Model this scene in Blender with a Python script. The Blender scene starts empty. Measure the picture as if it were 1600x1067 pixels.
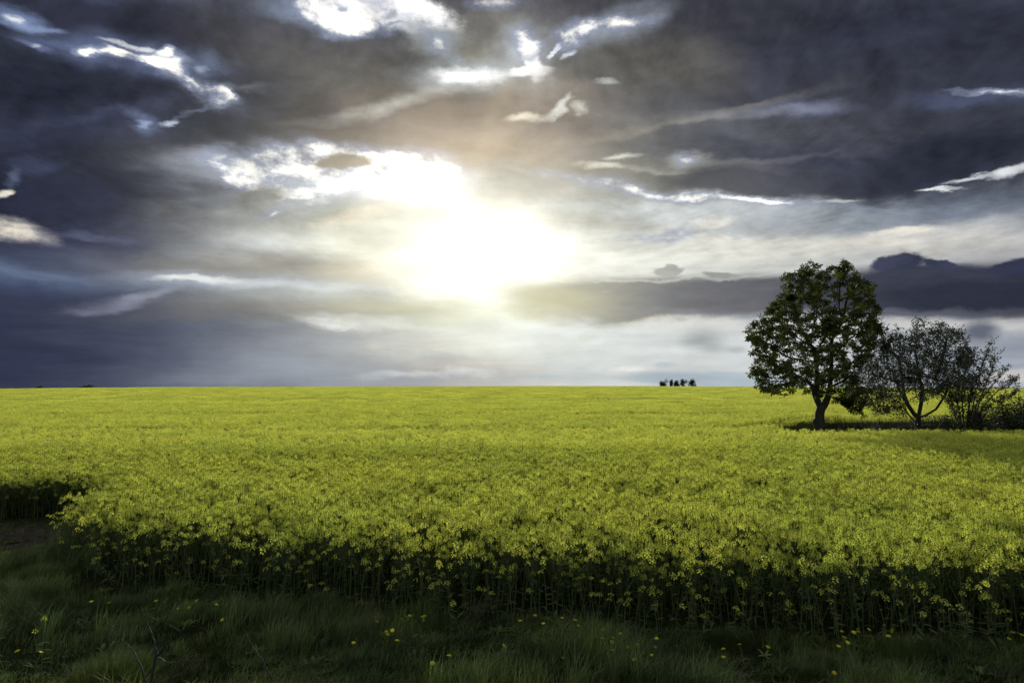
import bpy, bmesh, math, random
import numpy as np
from mathutils import Vector, Matrix, noise as mnoise

R = math.radians
scene = bpy.context.scene
col = scene.collection

# ------------------------------------------------------------------ camera
EYE = Vector((0.0, 0.0, 3.5))
FPX = 1600 * 24.0 / 36.0            # focal length in photo pixels
HORIZON = 603.0                     # photo row of the level line of sight
PITCH = math.atan((HORIZON - 533.5) / FPX)
cam_data = bpy.data.cameras.new('camera')
cam_data.lens = 24.0
cam_data.sensor_width = 36.0
cam_data.clip_start = 0.05
cam_data.clip_end = 30000
cam = bpy.data.objects.new('camera', cam_data)
col.objects.link(cam)
cam.location = EYE
cam.rotation_euler = (R(90) + PITCH, 0, 0)
scene.camera = cam


def px_dir(px, py):
    x, z = (px - 800.0) / FPX, -(py - 533.5) / FPX
    c, s = math.cos(PITCH), math.sin(PITCH)
    return Vector((x, c - z * s, s + z * c)).normalized()


def azel(px, py):
    d = px_dir(px, py)
    return math.atan2(d.x, d.y), math.asin(max(-1, min(1, d.z)))


def at(px, py, depth):
    """point at that distance along y which the photo shows at px, py"""
    d = px_dir(px, py)
    return EYE + d * (depth / d.y)


def lin(c, gain=1.0):
    o = []
    for v in c:
        v = v / 255.0
        o.append((v / 12.92 if v <= 0.04045 else ((v + 0.055) / 1.055) ** 2.4) * gain)
    return (o[0], o[1], o[2], 1.0)


# ------------------------------------------------------------------ view, sun
scene.view_settings.view_transform = 'Standard'
scene.view_settings.look = 'None'
scene.view_settings.exposure = 0.35
scene.view_settings.gamma = 1.0
scene.render.engine = 'CYCLES'
scene.cycles.max_bounces = 6
scene.cycles.transparent_max_bounces = 6
scene.cycles.volume_bounces = 0

SUN_AZ, SUN_EL = azel(752, 335)
sun_data = bpy.data.lights.new('sun', 'SUN')
sun_data.energy = 3.7
sun_data.angle = R(8.0)
sun_data.color = (1.0, 0.95, 0.84)
sun = bpy.data.objects.new('sun', sun_data)
col.objects.link(sun)
sd = Vector((math.sin(SUN_AZ) * math.cos(SUN_EL), math.cos(SUN_AZ) * math.cos(SUN_EL), math.sin(SUN_EL)))
sun.rotation_euler = sd.to_track_quat('Z', 'Y').to_euler()
sun.location = (0, 60, 40)

# ------------------------------------------------------------------ sky
world = bpy.data.worlds.new('World')
scene.world = world
world.use_nodes = True
world.cycles.sampling_method = 'MANUAL'
world.cycles.sample_map_resolution = 256
wt = world.node_tree
wt.nodes.clear()


class NG:
    """small helper round a node tree"""
    def __init__(self, tree):
        self.t = tree

    def n(self, kind, **kw):
        nd = self.t.nodes.new(kind)
        for k, v in kw.items():
            setattr(nd, k, v)
        return nd

    def link(self, a, b):
        self.t.links.new(a, b)

    def put(self, sock, v):
        if isinstance(v, bpy.types.NodeSocket):
            self.link(v, sock)
        else:
            sock.default_value = v

    def math(self, op, a, b=0.0, c=0.0, clamp=False):
        m = self.n('ShaderNodeMath', operation=op, use_clamp=clamp)
        for i, v in enumerate((a, b, c)):
            self.put(m.inputs[i], v)
        return m.outputs[0]

    def mix(self, fac, a, b, mode='MIX'):
        m = self.n('ShaderNodeMix', data_type='RGBA', blend_type=mode, clamp_factor=True)
        self.put(m.inputs[0], fac)
        self.put(m.inputs[6], a)
        self.put(m.inputs[7], b)
        return m.outputs[2]

    def ramp(self, v, lo, hi, tlo=0.0, thi=1.0, smooth=True):
        m = self.n('ShaderNodeMapRange', interpolation_type='SMOOTHSTEP' if smooth else 'LINEAR', clamp=True)
        self.put(m.inputs[0], v)
        for i, x in enumerate((lo, hi, tlo, thi)):
            self.put(m.inputs[i + 1], x)
        return m.outputs[0]

    def noise(self, vec, scale, detail=6.0, rough=0.55, dim='3D', color=False, dist=0.0):
        m = self.n('ShaderNodeTexNoise', noise_dimensions=dim)
        self.put(m.inputs['Vector'], vec)
        m.inputs['Scale'].default_value = scale
        m.inputs['Detail'].default_value = detail
        m.inputs['Roughness'].default_value = rough
        m.inputs['Distortion'].default_value = dist
        return m.outputs['Color' if color else 'Fac']

    def mapping(self, vec, loc=(0, 0, 0), rot=(0, 0, 0), scale=(1, 1, 1), kind='POINT'):
        m = self.n('ShaderNodeMapping', vector_type=kind)
        self.put(m.inputs[0], vec)
        if kind != 'NORMAL':
            m.inputs['Location'].default_value = loc
        m.inputs['Rotation'].default_value = rot
        m.inputs['Scale'].default_value = scale
        return m.outputs[0]


g = NG(wt)
tc = g.n('ShaderNodeTexCoord')
nrm = g.n('ShaderNodeVectorMath', operation='NORMALIZE')
g.link(tc.outputs['Generated'], nrm.inputs[0])
sp = g.n('ShaderNodeSeparateXYZ')
g.link(nrm.outputs[0], sp.inputs[0])
az = g.math('ARCTAN2', sp.outputs[0], sp.outputs[1])
el = g.math('ARCSINE', sp.outputs[2])
cb = g.n('ShaderNodeCombineXYZ')
g.link(az, cb.inputs[0])
g.link(el, cb.inputs[1])
P0 = cb.outputs[0]


def warp(vec, scale_vec, amp, detail=5.0, rough=0.55):
    nz = g.noise(g.mapping(vec, scale=scale_vec), 1.0, detail, rough, color=True)
    s = g.n('ShaderNodeVectorMath', operation='SUBTRACT')
    g.link(nz, s.inputs[0])
    s.inputs[1].default_value = (0.5, 0.5, 0.5)
    m = g.n('ShaderNodeVectorMath', operation='MULTIPLY_ADD')
    g.link(s.outputs[0], m.inputs[0])
    m.inputs[1].default_value = amp
    g.link(vec, m.inputs[2])
    return m.outputs[0]


PW = warp(P0, (6, 13, 1), (0.11, 0.055, 0), 9.0, 0.62)
streak = g.math('SUBTRACT', g.noise(g.mapping(PW, scale=(2.6, 13, 1), rot=(0, 0, R(-6))), 1.0, 8.0, 0.6), 0.5)
lumpy = g.math('SUBTRACT', g.noise(g.mapping(P0, loc=(3, 1, 0), scale=(17, 26, 1)), 1.0, 9.0, 0.64), 0.5)
# billows of the cloud deck, smaller towards the skyline; sampled twice, the second time a little towards the sun
def billows(vec):
    sx = g.n('ShaderNodeSeparateXYZ')
    g.link(vec, sx.inputs[0])
    inv = g.math('DIVIDE', 1.0, g.math('ADD', g.math('MAXIMUM', sx.outputs[1], 0.0), 0.26))
    c = g.n('ShaderNodeCombineXYZ')
    g.link(g.math('MULTIPLY', sx.outputs[0], 1.7), c.inputs[0])
    g.link(inv, c.inputs[1])
    return g.noise(g.mapping(c.outputs[0], scale=(3.6, 3.9, 1), rot=(0, 0, R(3))), 1.0, 10.0, 0.60, dist=0.25)


to_sun = g.n('ShaderNodeVectorMath', operation='SUBTRACT')
to_sun.inputs[0].default_value = (SUN_AZ, SUN_EL, 0)
g.link(P0, to_sun.inputs[1])
un = g.n('ShaderNodeVectorMath', operation='NORMALIZE')
g.link(to_sun.outputs[0], un.inputs[0])
stepv = g.n('ShaderNodeVectorMath', operation='MULTIPLY_ADD')
g.link(un.outputs[0], stepv.inputs[0])
stepv.inputs[1].default_value = (0.014, 0.014, 0)
g.link(P0, stepv.inputs[2])
b0, b1 = billows(P0), billows(stepv.outputs[0])
bil = g.math('SUBTRACT', b0, 0.5)
NZ = {0: g.math('MULTIPLY_ADD', streak, 0.45, g.math('MULTIPLY', bil, -0.9)), 1: g.math('MULTIPLY_ADD', lumpy, 0.8, g.math('MULTIPLY', bil, -0.5))}
NK = {}

nish = g.n('ShaderNodeTexSky', sky_type='NISHITA')
nish.sun_disc = False
nish.sun_elevation = SUN_EL
nish.sun_rotation = SUN_AZ
nish.air_density = 1.0
nish.dust_density = 1.5
clear = g.mix(1.0, nish.outputs[0], (0.06, 0.06, 0.06, 1.0), 'MULTIPLY')
# broken cloud over the whole dome, beyond what the picture frames too
cover = g.ramp(g.noise(g.mapping(nrm.outputs[0], scale=(2.2, 2.2, 5.0)), 1.0, 6.0, 0.55), 0.40, 0.62, 0.82, 1.0)
# dark undersides towards the sun, unseen rear sky brightened to fill the foreground
back = g.ramp(sp.outputs[1], 0.35, -0.45)
sky = g.mix(cover, clear, g.mix(back, lin((54, 57, 72)), lin((176, 180, 180))))


gap = [None]


def flush():
    """open the gathered breaks: dim blue-grey rims, then bright ragged middles"""
    global sky
    if gap[0] is None:
        return
    v = g.math('MINIMUM', gap[0], 1.05)
    n_ = g.math('MULTIPLY_ADD', lumpy, 2.6, g.math('MULTIPLY', bil, -2.2))
    v = g.math('MULTIPLY_ADD', g.math('MULTIPLY', v, n_), 1.3, v)
    sky = g.mix(g.ramp(v, 0.12, 0.66, 0.0, 0.66), sky, lin((138, 148, 172)))
    sky = g.mix(g.ramp(v, 0.58, 1.35, 0.0, 1.0), sky, lin((252, 250, 244), 1.15))
    gap[0] = None


def S(x, y, rx, ry, rot, c, op=1.0, soft=0.5, k=0.2, nz=0, mode='MIX', gain=1.0, sharp=False):
    """one patch of cloud or of clear light: centre, half sizes and tilt as the photo shows them, kept as a direction"""
    global sky
    if max(c) < 150 and c[2] - c[0] > 12:       # slate rather than violet
        c = (c[0] + 1, c[1] + 1, c[0] + (c[2] - c[0]) * 0.93)
    light = min(c) > 233 and ry < 24 and nz == 1 and mode == 'MIX'
    if mode == 'MIX' and not light and nz == 0:
        k *= 1.7
    a = R(rot)
    c0 = azel(x, y)
    c1 = azel(x + rx * math.cos(a), y - rx * math.sin(a))
    c2 = azel(x - ry * math.sin(a), y - ry * math.cos(a))
    v1 = (c1[0] - c0[0], c1[1] - c0[1])
    v2 = (c2[0] - c0[0], c2[1] - c0[1])
    l1, l2 = math.hypot(*v1), math.hypot(*v2)
    ang = math.atan2(v1[1], v1[0])
    m = g.mapping(P0 if sharp else PW, (c0[0], c0[1], 0), (0, 0, ang), ((2.3 if light else 2) * l1, (3.4 if light else 2) * l2, 1), 'TEXTURE')
    gr = g.n('ShaderNodeTexGradient', gradient_type='SPHERICAL')
    g.link(m, gr.inputs[0])
    v = gr.outputs[1]
    if light:                                   # a break in the cloud: gathered, and opened by the cloud's own noise in flush()
        w = 1.0 * op
        gap[0] = g.math('MULTIPLY_ADD', v, w, gap[0]) if gap[0] is not None else g.math('MULTIPLY', v, w)
        return
    if k:
        if (nz, k) not in NK:
            NK[(nz, k)] = g.math('MULTIPLY_ADD', NZ[nz], k * 4.0, 1.0)
        v = g.math('MULTIPLY', v, NK[(nz, k)])
    f = g.ramp(v, 0.5 - soft, 0.5 + soft, 0.0, op)
    sky = g.mix(f, sky, lin(c, gain), mode)


# --- broad fields of tone
S(60, 560, 620, 190, 0, (66, 72, 100), .9)
S(-60, 520, 200, 150, 0, (44, 48, 72), .8)
S(330, 560, 260, 80, 0, (100, 108, 128), .75)
S(380, 380, 200, 90, 10, (104, 110, 122), .8)
S(760, 200, 420, 140, 0, (128, 126, 122), .9)
S(560, 140, 240, 90, -8, (94, 95, 100), .8)
S(1300, 480, 480, 200, 0, (184, 190, 196), 1)
S(900, 520, 330, 120, 0, (214, 218, 216), 1)
S(1080, 555, 300, 60, 0, (206, 212, 212), .9)
S(1500, 570, 200, 50, 0, (150, 158, 172), .8)
S(1150, 385, 380, 50, 2, (222, 222, 214), .9)
S(1470, 335, 270, 62, 8, (112, 122, 142), .95)
S(1290, 345, 120, 30, 4, (140, 148, 158), .7)
S(1230, 352, 110, 26, -6, (150, 158, 166), .7, .5, .3)
S(1520, 380, 180, 26, 6, (196, 196, 194), .8, .4, .3)
S(1590, 396, 110, 16, 4, (170, 170, 174), .8, .3, .3)
S(120, 575, 480, 100, 0, (72, 78, 106), .95)
S(-40, 540, 260, 140, 0, (44, 48, 72), .85)
S(520, 560, 170, 60, 0, (150, 156, 166), .6)
flush()
# --- left bank
S(120, 150, 420, 110, 0, (34, 37, 54), .95, .5, .2)
S(60, 280, 330, 120, 6, (33, 37, 56), .95, .5, .2)
S(200, 250, 330, 80, 14, (38, 41, 58), .9, .35, .25)
S(420, 180, 190, 50, 16, (72, 72, 78), .9, .3, .2)
S(330, 215, 160, 60, 22, (58, 60, 74), .8, .4, .2)
S(250, 20, 300, 30, -4, (72, 82, 112), .8, .4, .3)
S(260, 48, 330, 40, -3, (40, 41, 56), .9, .3, .2)
S(520, 90, 200, 60, -14, (80, 80, 86), .9, .35, .25)
S(580, 130, 160, 44, -6, (96, 94, 92), .9, .35, .2)
S(90, 190, 240, 30, 4, (62, 68, 96), .45, .4, .3)
S(90, 365, 330, 40, 0, (62, 66, 94), .7, .4, .3)
S(110, 320, 200, 40, 8, (40, 43, 64), .9, .35, .25)
S(60, 430, 180, 26, -4, (84, 100, 136), .7, .5, .3)
S(30, 425, 100, 8, -6, (120, 138, 168), .5, .5, .3)
S(60, 478, 300, 26, 0, (50, 54, 80), .7, .4, .3)
S(260, 410, 200, 24, 2, (78, 82, 102), .6, .4, .3)
S(15, 28, 40, 14, -20, (120, 138, 176), .8, .4, .4, 1)
S(8, 26, 16, 6, -20, (226, 230, 234), .9, .3, .5, 1)
S(38, 38, 34, 6, -8, (130, 146, 180), .8, .4, .5, 1)
S(62, 83, 24, 5, -20, (120, 132, 170), .7, .4, .5, 1)
S(64, 83, 7, 4, 0, (200, 206, 220), .8, .35, .5, 1)
S(110, 78, 60, 8, -6, (78, 90, 128), .7, .5, .4, 1)
S(205, 92, 110, 26, -8, (96, 108, 144), .8, .45, .4, 1)
S(190, 90, 40, 4, -8, (250, 246, 240), 1, .25, .6, 1)
S(226, 98, 30, 4, -16, (246, 244, 238), .95, .25, .6, 1)
S(142, 92, 14, 3.5, -6, (236, 236, 234), .95, .25, .6, 1)
S(268, 104, 20, 12, 10, (255, 252, 246), 1, .2, .6, 1)
S(215, 76, 40, 4, -12, (214, 218, 222), .8, .35, .5, 1)
S(260, 79, 9, 4, 10, (250, 248, 244), 1, .25, .5, 1)
S(326, 106, 16, 20, 0, (120, 132, 160), .6, .5, .5, 1)
S(324, 113, 9, 5, 0, (170, 182, 204), .7, .45, .5, 1)
S(322, 148, 44, 10, -22, (120, 128, 150), .7, .5, .4, 1)
S(326, 146, 28, 5, -22, (240, 240, 236), 1, .22, .6, 1)
S(347, 153, 9, 9, -40, (250, 248, 242), 1, .2, .5, 1)
S(303, 140, 9, 4, 0, (246, 244, 240), 1, .25, .5, 1)
S(170, 172, 100, 6, 9, (68, 74, 102), .7, .4, .3)
S(215, 184, 22, 10, -30, (108, 120, 152), .8, .45, .5, 1)
S(216, 188, 9, 4, 0, (150, 166, 200), .8, .4, .5, 1)
S(256, 184, 14, 4.5, 8, (190, 200, 220), .85, .35, .5, 1)
S(300, 168, 46, 3, 16, (110, 118, 142), .7, .45, .3)
S(385, 142, 30, 5, 4, (120, 124, 130), .5, .5, .3)
S(24, 276, 14, 8, 40, (96, 108, 140), .8, .45, .7, 1)
S(62, 258, 36, 16, 20, (58, 64, 92), .7, .4, .9, 1)
S(4, 300, 16, 6, 10, (226, 224, 210), 1, .3, .5, 1)
S(20, 358, 54, 17, -12, (190, 186, 186), .9, .3, .6, 1)
S(14, 358, 36, 11, -14, (240, 232, 214), .95, .25, .7, 1)
S(150, 366, 60, 5, -6, (88, 94, 124), .7, .45, .3)
flush()
# --- the light under the left bank, and the veils in front of it
S(430, 275, 130, 42, 2, (176, 182, 196), .85, .4, .4)
S(400, 255, 52, 13, -6, (250, 246, 238), 1, .15, .5, 1)
S(372, 283, 24, 6, -30, (236, 236, 236), .9, .2, .5, 1)
S(470, 262, 40, 14, 10, (248, 248, 244), 1, .2, .5, 1)
S(560, 258, 90, 14, -4, (252, 252, 250), 1, .25, .4, 1)
S(490, 296, 48, 16, -4, (250, 246, 236), 1, .2, .5, 1)
S(440, 285, 50, 8, 4, (238, 238, 236), .9, .25, .5, 1)
S(600, 290, 120, 20, -4, (222, 224, 228), .8, .5, .3)
S(640, 268, 90, 14, -6, (254, 254, 252), 1, .3, .4, 1)
flush()
S(532, 249, 38, 9, 0, (138, 132, 120), 1, .14, .15, 1)
S(402, 303, 56, 13, 6, (112, 112, 114), 1, .25, .3, 1)
S(390, 322, 70, 9, 6, (128, 130, 132), .8, .3, .4, 1)
S(424, 323, 20, 3, 14, (240, 240, 238), .9, .2, .5, 1)
S(460, 350, 150, 30, 3, (142, 144, 142), .85, .45, .3)
S(545, 338, 60, 10, 10, (196, 178, 156), .8, .3, .4, 1)
S(440, 382, 110, 28, 6, (176, 180, 182), .9, .5, .2)
S(560, 372, 70, 34, 0, (196, 196, 178), .7, .5, .2)
S(510, 396, 48, 14, 30, (190, 192, 186), .7, .5, .2)
S(500, 418, 150, 20, -2, (146, 140, 132), .9, .4, .25)
S(545, 420, 50, 16, 0, (176, 160, 142), .7, .4, .25)
S(400, 425, 170, 20, -1, (118, 117, 118), .6, .45, .25)
S(390, 445, 130, 15, -2, (168, 178, 192), .9, .5, .2)
S(335, 437, 60, 6, 0, (232, 234, 232), .9, .35, .3)
S(470, 448, 110, 7, -3, (196, 202, 208), .8, .5, .2)
S(185, 472, 66, 12, 5, (128, 132, 152), .8, .3, .35, 1)
S(240, 462, 40, 6, 6, (150, 154, 170), .7, .35, .3, 1)
S(90, 470, 120, 12, 4, (56, 60, 84), .7, .3, .3)
S(450, 468, 130, 16, 2, (150, 154, 156), .7, .5, .2)
S(500, 488, 190, 14, 1, (122, 118, 114), .9, .35, .25)
S(590, 484, 70, 10, 2, (160, 148, 134), .7, .4, .25)
S(410, 498, 190, 12, 0, (98, 102, 112), .7, .4, .25)
flush()
# --- upper middle
S(620, 18, 120, 30, -8, (255, 255, 255), 1, .14, .45, 1, gain=1.3)
S(520, 30, 50, 12, -12, (236, 238, 240), .9, .25, .5, 1)
S(560, 18, 60, 14, -16, (252, 252, 252), 1, .2, .5, 1)
S(470, 14, 60, 14, 0, (112, 124, 146), .8, .4, .3)
flush()
S(606, 28, 14, 6, 20, (150, 152, 160), .7, .25, .7, 1)
S(612, 42, 16, 3, 14, (150, 152, 160), .8, .25, .7, 1)
S(700, 66, 60, 28, -10, (150, 154, 152), .9, .3, .6, 1)
S(690, 66, 26, 10, -30, (246, 248, 248), .9, .25, .6, 1)
flush()
S(768, 40, 50, 34, 10, (116, 114, 110), 1, .25, .35, 1)
S(735, 82, 30, 16, 0, (132, 128, 118), .9, .3, .4, 1)
S(792, 62, 40, 18, 30, (140, 140, 134), .7, .4, .5, 1)
S(718, 118, 60, 22, 4, (196, 204, 208), .8, .45, .2)
S(722, 117, 42, 13, 2, (255, 255, 255), 1, .3, .25, 0, gain=1.2)
S(620, 160, 100, 10, 14, (176, 178, 172), .75, .5, .2)
S(785, 2, 50, 7, 0, (250, 252, 252), .9, .3, .5, 1)
S(830, 95, 34, 44, 0, (186, 194, 204), .7, .5, .3, 1)
S(828, 66, 15, 12, 40, (255, 255, 255), 1, .2, .5, 1, gain=1.2)
S(828, 104, 11, 20, 4, (255, 255, 255), 1, .3, .35, 0, gain=1.2)
S(827, 115, 32, 7, 2, (255, 255, 255), 1, .35, .35, 0, gain=1.2)
S(880, 140, 120, 30, 6, (142, 132, 118), .6, .5, .2)
flush()
# --- upper right bank
S(1050, 30, 320, 44, -2, (70, 70, 76), .9, .45, .2)
S(1400, 60, 420, 90, 2, (41, 44, 60), .95, .5, .2)
S(1480, 200, 380, 90, 2, (39, 43, 59), .95, .45, .2)
S(1220, 130, 300, 60, 6, (54, 56, 72), .85, .45, .2)
S(1000, 98, 130, 46, -4, (92, 90, 88), .95, .3, .25)
S(1180, 235, 330, 60, 2, (74, 76, 86), .85, .45, .25)
S(1330, 262, 330, 40, -1, (52, 55, 76), .9, .3, .2)
S(1030, 272, 170, 26, -3, (118, 116, 112), .85, .35, .25)
S(1230, 284, 260, 22, 0, (58, 60, 76), .95, .18, .15)
S(1500, 248, 200, 38, 14, (43, 47, 63), 1, .22, .12)
S(960, 44, 64, 20, 24, (150, 158, 172), .7, .45, .3, 1)
S(958, 40, 38, 5, 14, (255, 255, 255), 1, .22, .5, 1)
S(896, 62, 22, 9, 30, (250, 252, 255), 1, .22, .7, 1)
S(868, 84, 12, 5, 60, (220, 226, 236), .9, .25, .6, 1)
S(894, 93, 8, 4, 20, (200, 208, 224), .8, .4, .5, 1)
S(873, 167, 22, 7, 36, (222, 224, 218), .9, .35, .5, 1)
S(910, 166, 12, 6, 0, (196, 196, 184), .8, .4, .5, 1)
S(960, 140, 14, 5, 0, (188, 190, 190), .8, .4, .4, 1)
S(820, 186, 26, 6, 8, (236, 232, 214), .8, .45, .5, 1)
S(1020, 196, 180, 6, 12, (150, 146, 136), .45, .5, .25)
S(1130, 170, 160, 5, 10, (112, 112, 116), .5, .5, .25)
S(1260, 168, 60, 10, 4, (120, 126, 152), .75, .45, .4, 1)
S(1180, 176, 90, 6, 6, (126, 128, 140), .5, .5, .3)
S(1360, 66, 110, 16, 8, (62, 66, 86), .5, .5, .35)
S(1540, 150, 90, 15, 6, (76, 85, 114), .8, .45, .4, 1)
S(1570, 142, 46, 3.5, -5, (246, 246, 236), 1, .3, .4, 1)
S(1080, 246, 30, 10, -4, (170, 170, 168), .8, .45, .3, 1)
S(1079, 246, 15, 5, -6, (255, 253, 246), 1, .25, .4, 1)
S(975, 243, 26, 4, 6, (214, 212, 202), .8, .4, .4, 1)
S(935, 260, 30, 6, 0, (236, 234, 220), .8, .35, .6, 1)
S(1010, 262, 70, 5, -2, (180, 178, 168), .35, .4, .4, 1)
S(1150, 250, 140, 4, 5, (116, 118, 124), .35, .5, .3)
# bright edge under the bank
S(1060, 303, 160, 3.0, -4, (246, 244, 238), .40, .4, .5, 1)
S(1210, 316, 110, 3, -2, (240, 238, 234), .46, .4, .6, 1)
S(940, 292, 110, 7, -6, (246, 246, 240), .6, .5, .3, 1)
S(1300, 311, 30, 2.5, 4, (210, 212, 216), .8, .4, .4, 1)
S(1480, 293, 36, 2.2, 2, (226, 230, 232), .95, .3, .3, 1)
S(1530, 278, 36, 3, 12, (216, 222, 228), .9, .35, .6, 1)
S(1592, 266, 26, 5, 18, (226, 230, 234), .95, .35, .5, 1)
flush()
# thin torn cloud in the light
S(1020, 330, 150, 10, 0, (196, 204, 210), .6, .45, .5, 1)
S(1110, 348, 40, 6, 4, (232, 230, 222), .8, .35, .6, 1)
S(1030, 362, 50, 7, 8, (244, 242, 234), .8, .35, .6, 1)
S(960, 362, 60, 8, 3, (214, 216, 212), .6, .4, .6, 1)
S(1220, 372, 60, 18, -30, (168, 172, 176), .5, .5, .3)
S(1420, 366, 50, 7, 5, (236, 232, 220), .8, .35, .6, 1)
S(1300, 388, 190, 14, 1, (232, 228, 216), .8, .5, .2)
flush()
# --- the bar of cloud to the right of the sun
S(980, 458, 190, 24, 2, (120, 118, 116), 1, .16, .08, sharp=True)
S(960, 482, 130, 26, -2, (124, 120, 114), .95, .3, .25)
S(1180, 460, 230, 30, 1, (90, 92, 104), 1, .16, .08, sharp=True)
S(1130, 472, 160, 24, 4, (100, 100, 108), .9, .3, .25)
S(1400, 458, 200, 40, 1, (60, 63, 80), 1, .14, .10, 1, sharp=True)
S(1560, 456, 220, 45, 2, (46, 49, 66), 1, .14, .10, 1, sharp=True)
S(1930, 452, 420, 48, 2, (44, 47, 64), 1, .2, .1, 1)
S(1450, 434, 110, 17, 1, (57, 61, 79), 1, .2, .2, 1)
S(1424, 412, 28, 16, 0, (54, 58, 82), 1, .14, .5, 1)
S(1470, 416, 30, 9, -12, (56, 60, 84), 1, .15, .5, 1)
S(1590, 416, 40, 12, 12, (48, 52, 76), 1, .15, .4, 1)
S(1390, 418, 40, 8, 14, (60, 64, 88), 1, .15, .4, 1)
S(1052, 420, 26, 8, 4, (146, 148, 146), .9, .14, .55, 1)
S(1057, 412, 9, 6, 0, (150, 152, 150), .9, .16, .5, 1)
S(1126, 425, 24, 5, -4, (140, 142, 142), .9, .15, .55, 1)
S(866, 437, 10, 4, 0, (206, 204, 190), .7, .3, .5, 1)
S(1000, 436, 190, 2, 3, (214, 214, 208), .4, .5, .2)
S(1260, 492, 330, 5, 0, (120, 124, 140), .5, .5, .3)
flush()
# --- below the bar
S(1060, 506, 70, 9, 4, (222, 220, 212), .8, .4, .5, 1)
S(1200, 510, 140, 9, 0, (206, 206, 206), .8, .4, .4)
S(1440, 512, 200, 10, 0, (206, 204, 202), .8, .4, .4)
S(1530, 520, 27, 17, 0, (84, 90, 110), .9, .35, .5, 1, sharp=True)
S(1580, 540, 40, 12, 0, (140, 146, 162), .7, .45, .5, 1)
S(1596, 590, 60, 9, 0, (206, 202, 196), .7, .45, .3)
S(1096, 530, 26, 13, 6, (150, 158, 160), .8, .45, .4, 1, sharp=True)
S(1115, 543, 20, 7, 0, (158, 164, 166), .7, .45, .4, 1, sharp=True)
S(1150, 546, 14, 5, 0, (166, 172, 174), .7, .45, .4, 1, sharp=True)
S(900, 536, 28, 7, 14, (194, 200, 194), .7, .45, .4, 1)
S(586, 541, 11, 7, 0, (170, 172, 166), .75, .4, .4, 1, sharp=True)
S(590, 510, 100, 8, -6, (222, 224, 222), .4, .45, .5, 1)
S(520, 508, 40, 5, -8, (214, 216, 216), .6, .45, .5, 1)
S(720, 545, 120, 14, 0, (224, 228, 216), .5, .5, .3)
S(680, 582, 90, 6, 2, (226, 228, 228), .6, .4, .6, 1)
S(560, 590, 220, 22, 0, (150, 158, 168), .5, .5, .3)
S(1040, 586, 70, 9, 2, (180, 191, 199), .8, .2, .4, 1, sharp=True)
S(1110, 594, 130, 13, -2, (168, 182, 192), .9, .14, .3, 1, sharp=True)
S(890, 590, 60, 7, 0, (188, 198, 200), .75, .25, .5, 1, sharp=True)
S(1038, 571, 22, 6, 4, (184, 193, 198), .85, .2, .6, 1, sharp=True)
S(990, 576, 30, 4, 2, (232, 232, 228), .7, .3, .6, 1, sharp=True)
flush()
# --- relief: sides of the billows that face the sun are lit
relief = g.math('MULTIPLY', g.math('SUBTRACT', b0, b1), 3.4)
tone = g.math('MULTIPLY_ADD', g.math('SUBTRACT', b0, 0.5), -1.3, 1.0)
calm = g.ramp(el, 0.03, 0.30, 0.16, 1.0)          # flat haze towards the skyline
fib = g.math('MULTIPLY_ADD', g.math('SUBTRACT', g.math('ADD', tone, relief), 1.0), calm, 1.0)
fib = g.math('MULTIPLY_ADD', streak, 0.30, fib)
fib = g.math('MULTIPLY_ADD', lumpy, 0.30, fib)
fib = g.math('MINIMUM', g.math('MAXIMUM', fib, 0.45), 1.9)
sky = g.mix(1.0, sky, fib, 'MULTIPLY')
flush()
# --- light of the hidden sun spreading through the cloud round it
S(720, 222, 170, 60, 0, (118, 88, 60), .9, .5, .2, 0, 'ADD')
S(770, 240, 100, 36, 0, (90, 76, 50), .7, .5, .1, 0, 'ADD')
S(752, 375, 360, 220, 0, (66, 66, 56), 1, .5, .15, 0, 'ADD')
S(725, 380, 270, 165, 0, (118, 117, 102), 1, .5, .3, 0, 'ADD')
S(712, 382, 200, 125, 0, (142, 141, 126), 1, .5, .3, 0, 'ADD')
S(725, 355, 120, 72, 0, (182, 179, 166), 1, .5, .05, 0, 'ADD')
S(730, 445, 150, 60, 0, (150, 150, 130), .8, .5, .15, 0, 'ADD')
S(690, 490, 120, 24, 0, (200, 204, 160), .35, .5, .2)
S(862, 470, 60, 26, 0, (206, 202, 160), .55, .5, .2)
# shafts of light
S(772, 175, 110, 12, 72, (70, 66, 50), .8, .5, .05, 0, 'ADD', sharp=True)
S(800, 190, 90, 8, 60, (60, 56, 44), .7, .5, .05, 0, 'ADD', sharp=True)
S(700, 190, 120, 9, 118, (40, 34, 26), .6, .5, .05, 0, 'ADD', sharp=True)
bg = g.n('ShaderNodeBackground')
g.link(sky, bg.inputs[0])
bg.inputs[1].default_value = 0.785      # 2 ** -0.35, so the sky keeps its own tones at this exposure
wo = g.n('ShaderNodeOutputWorld')
g.link(bg.outputs[0], wo.inputs[0])

# ==================================================================== helpers
rng = np.random.default_rng(11)
random.seed(5)


def tag(o, label=None, cat=None, group=None, kind=None):
    if label:
        o['label'] = label
    if cat:
        o['category'] = cat
    if group:
        o['group'] = group
    if kind:
        o['kind'] = kind
    return o


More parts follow.
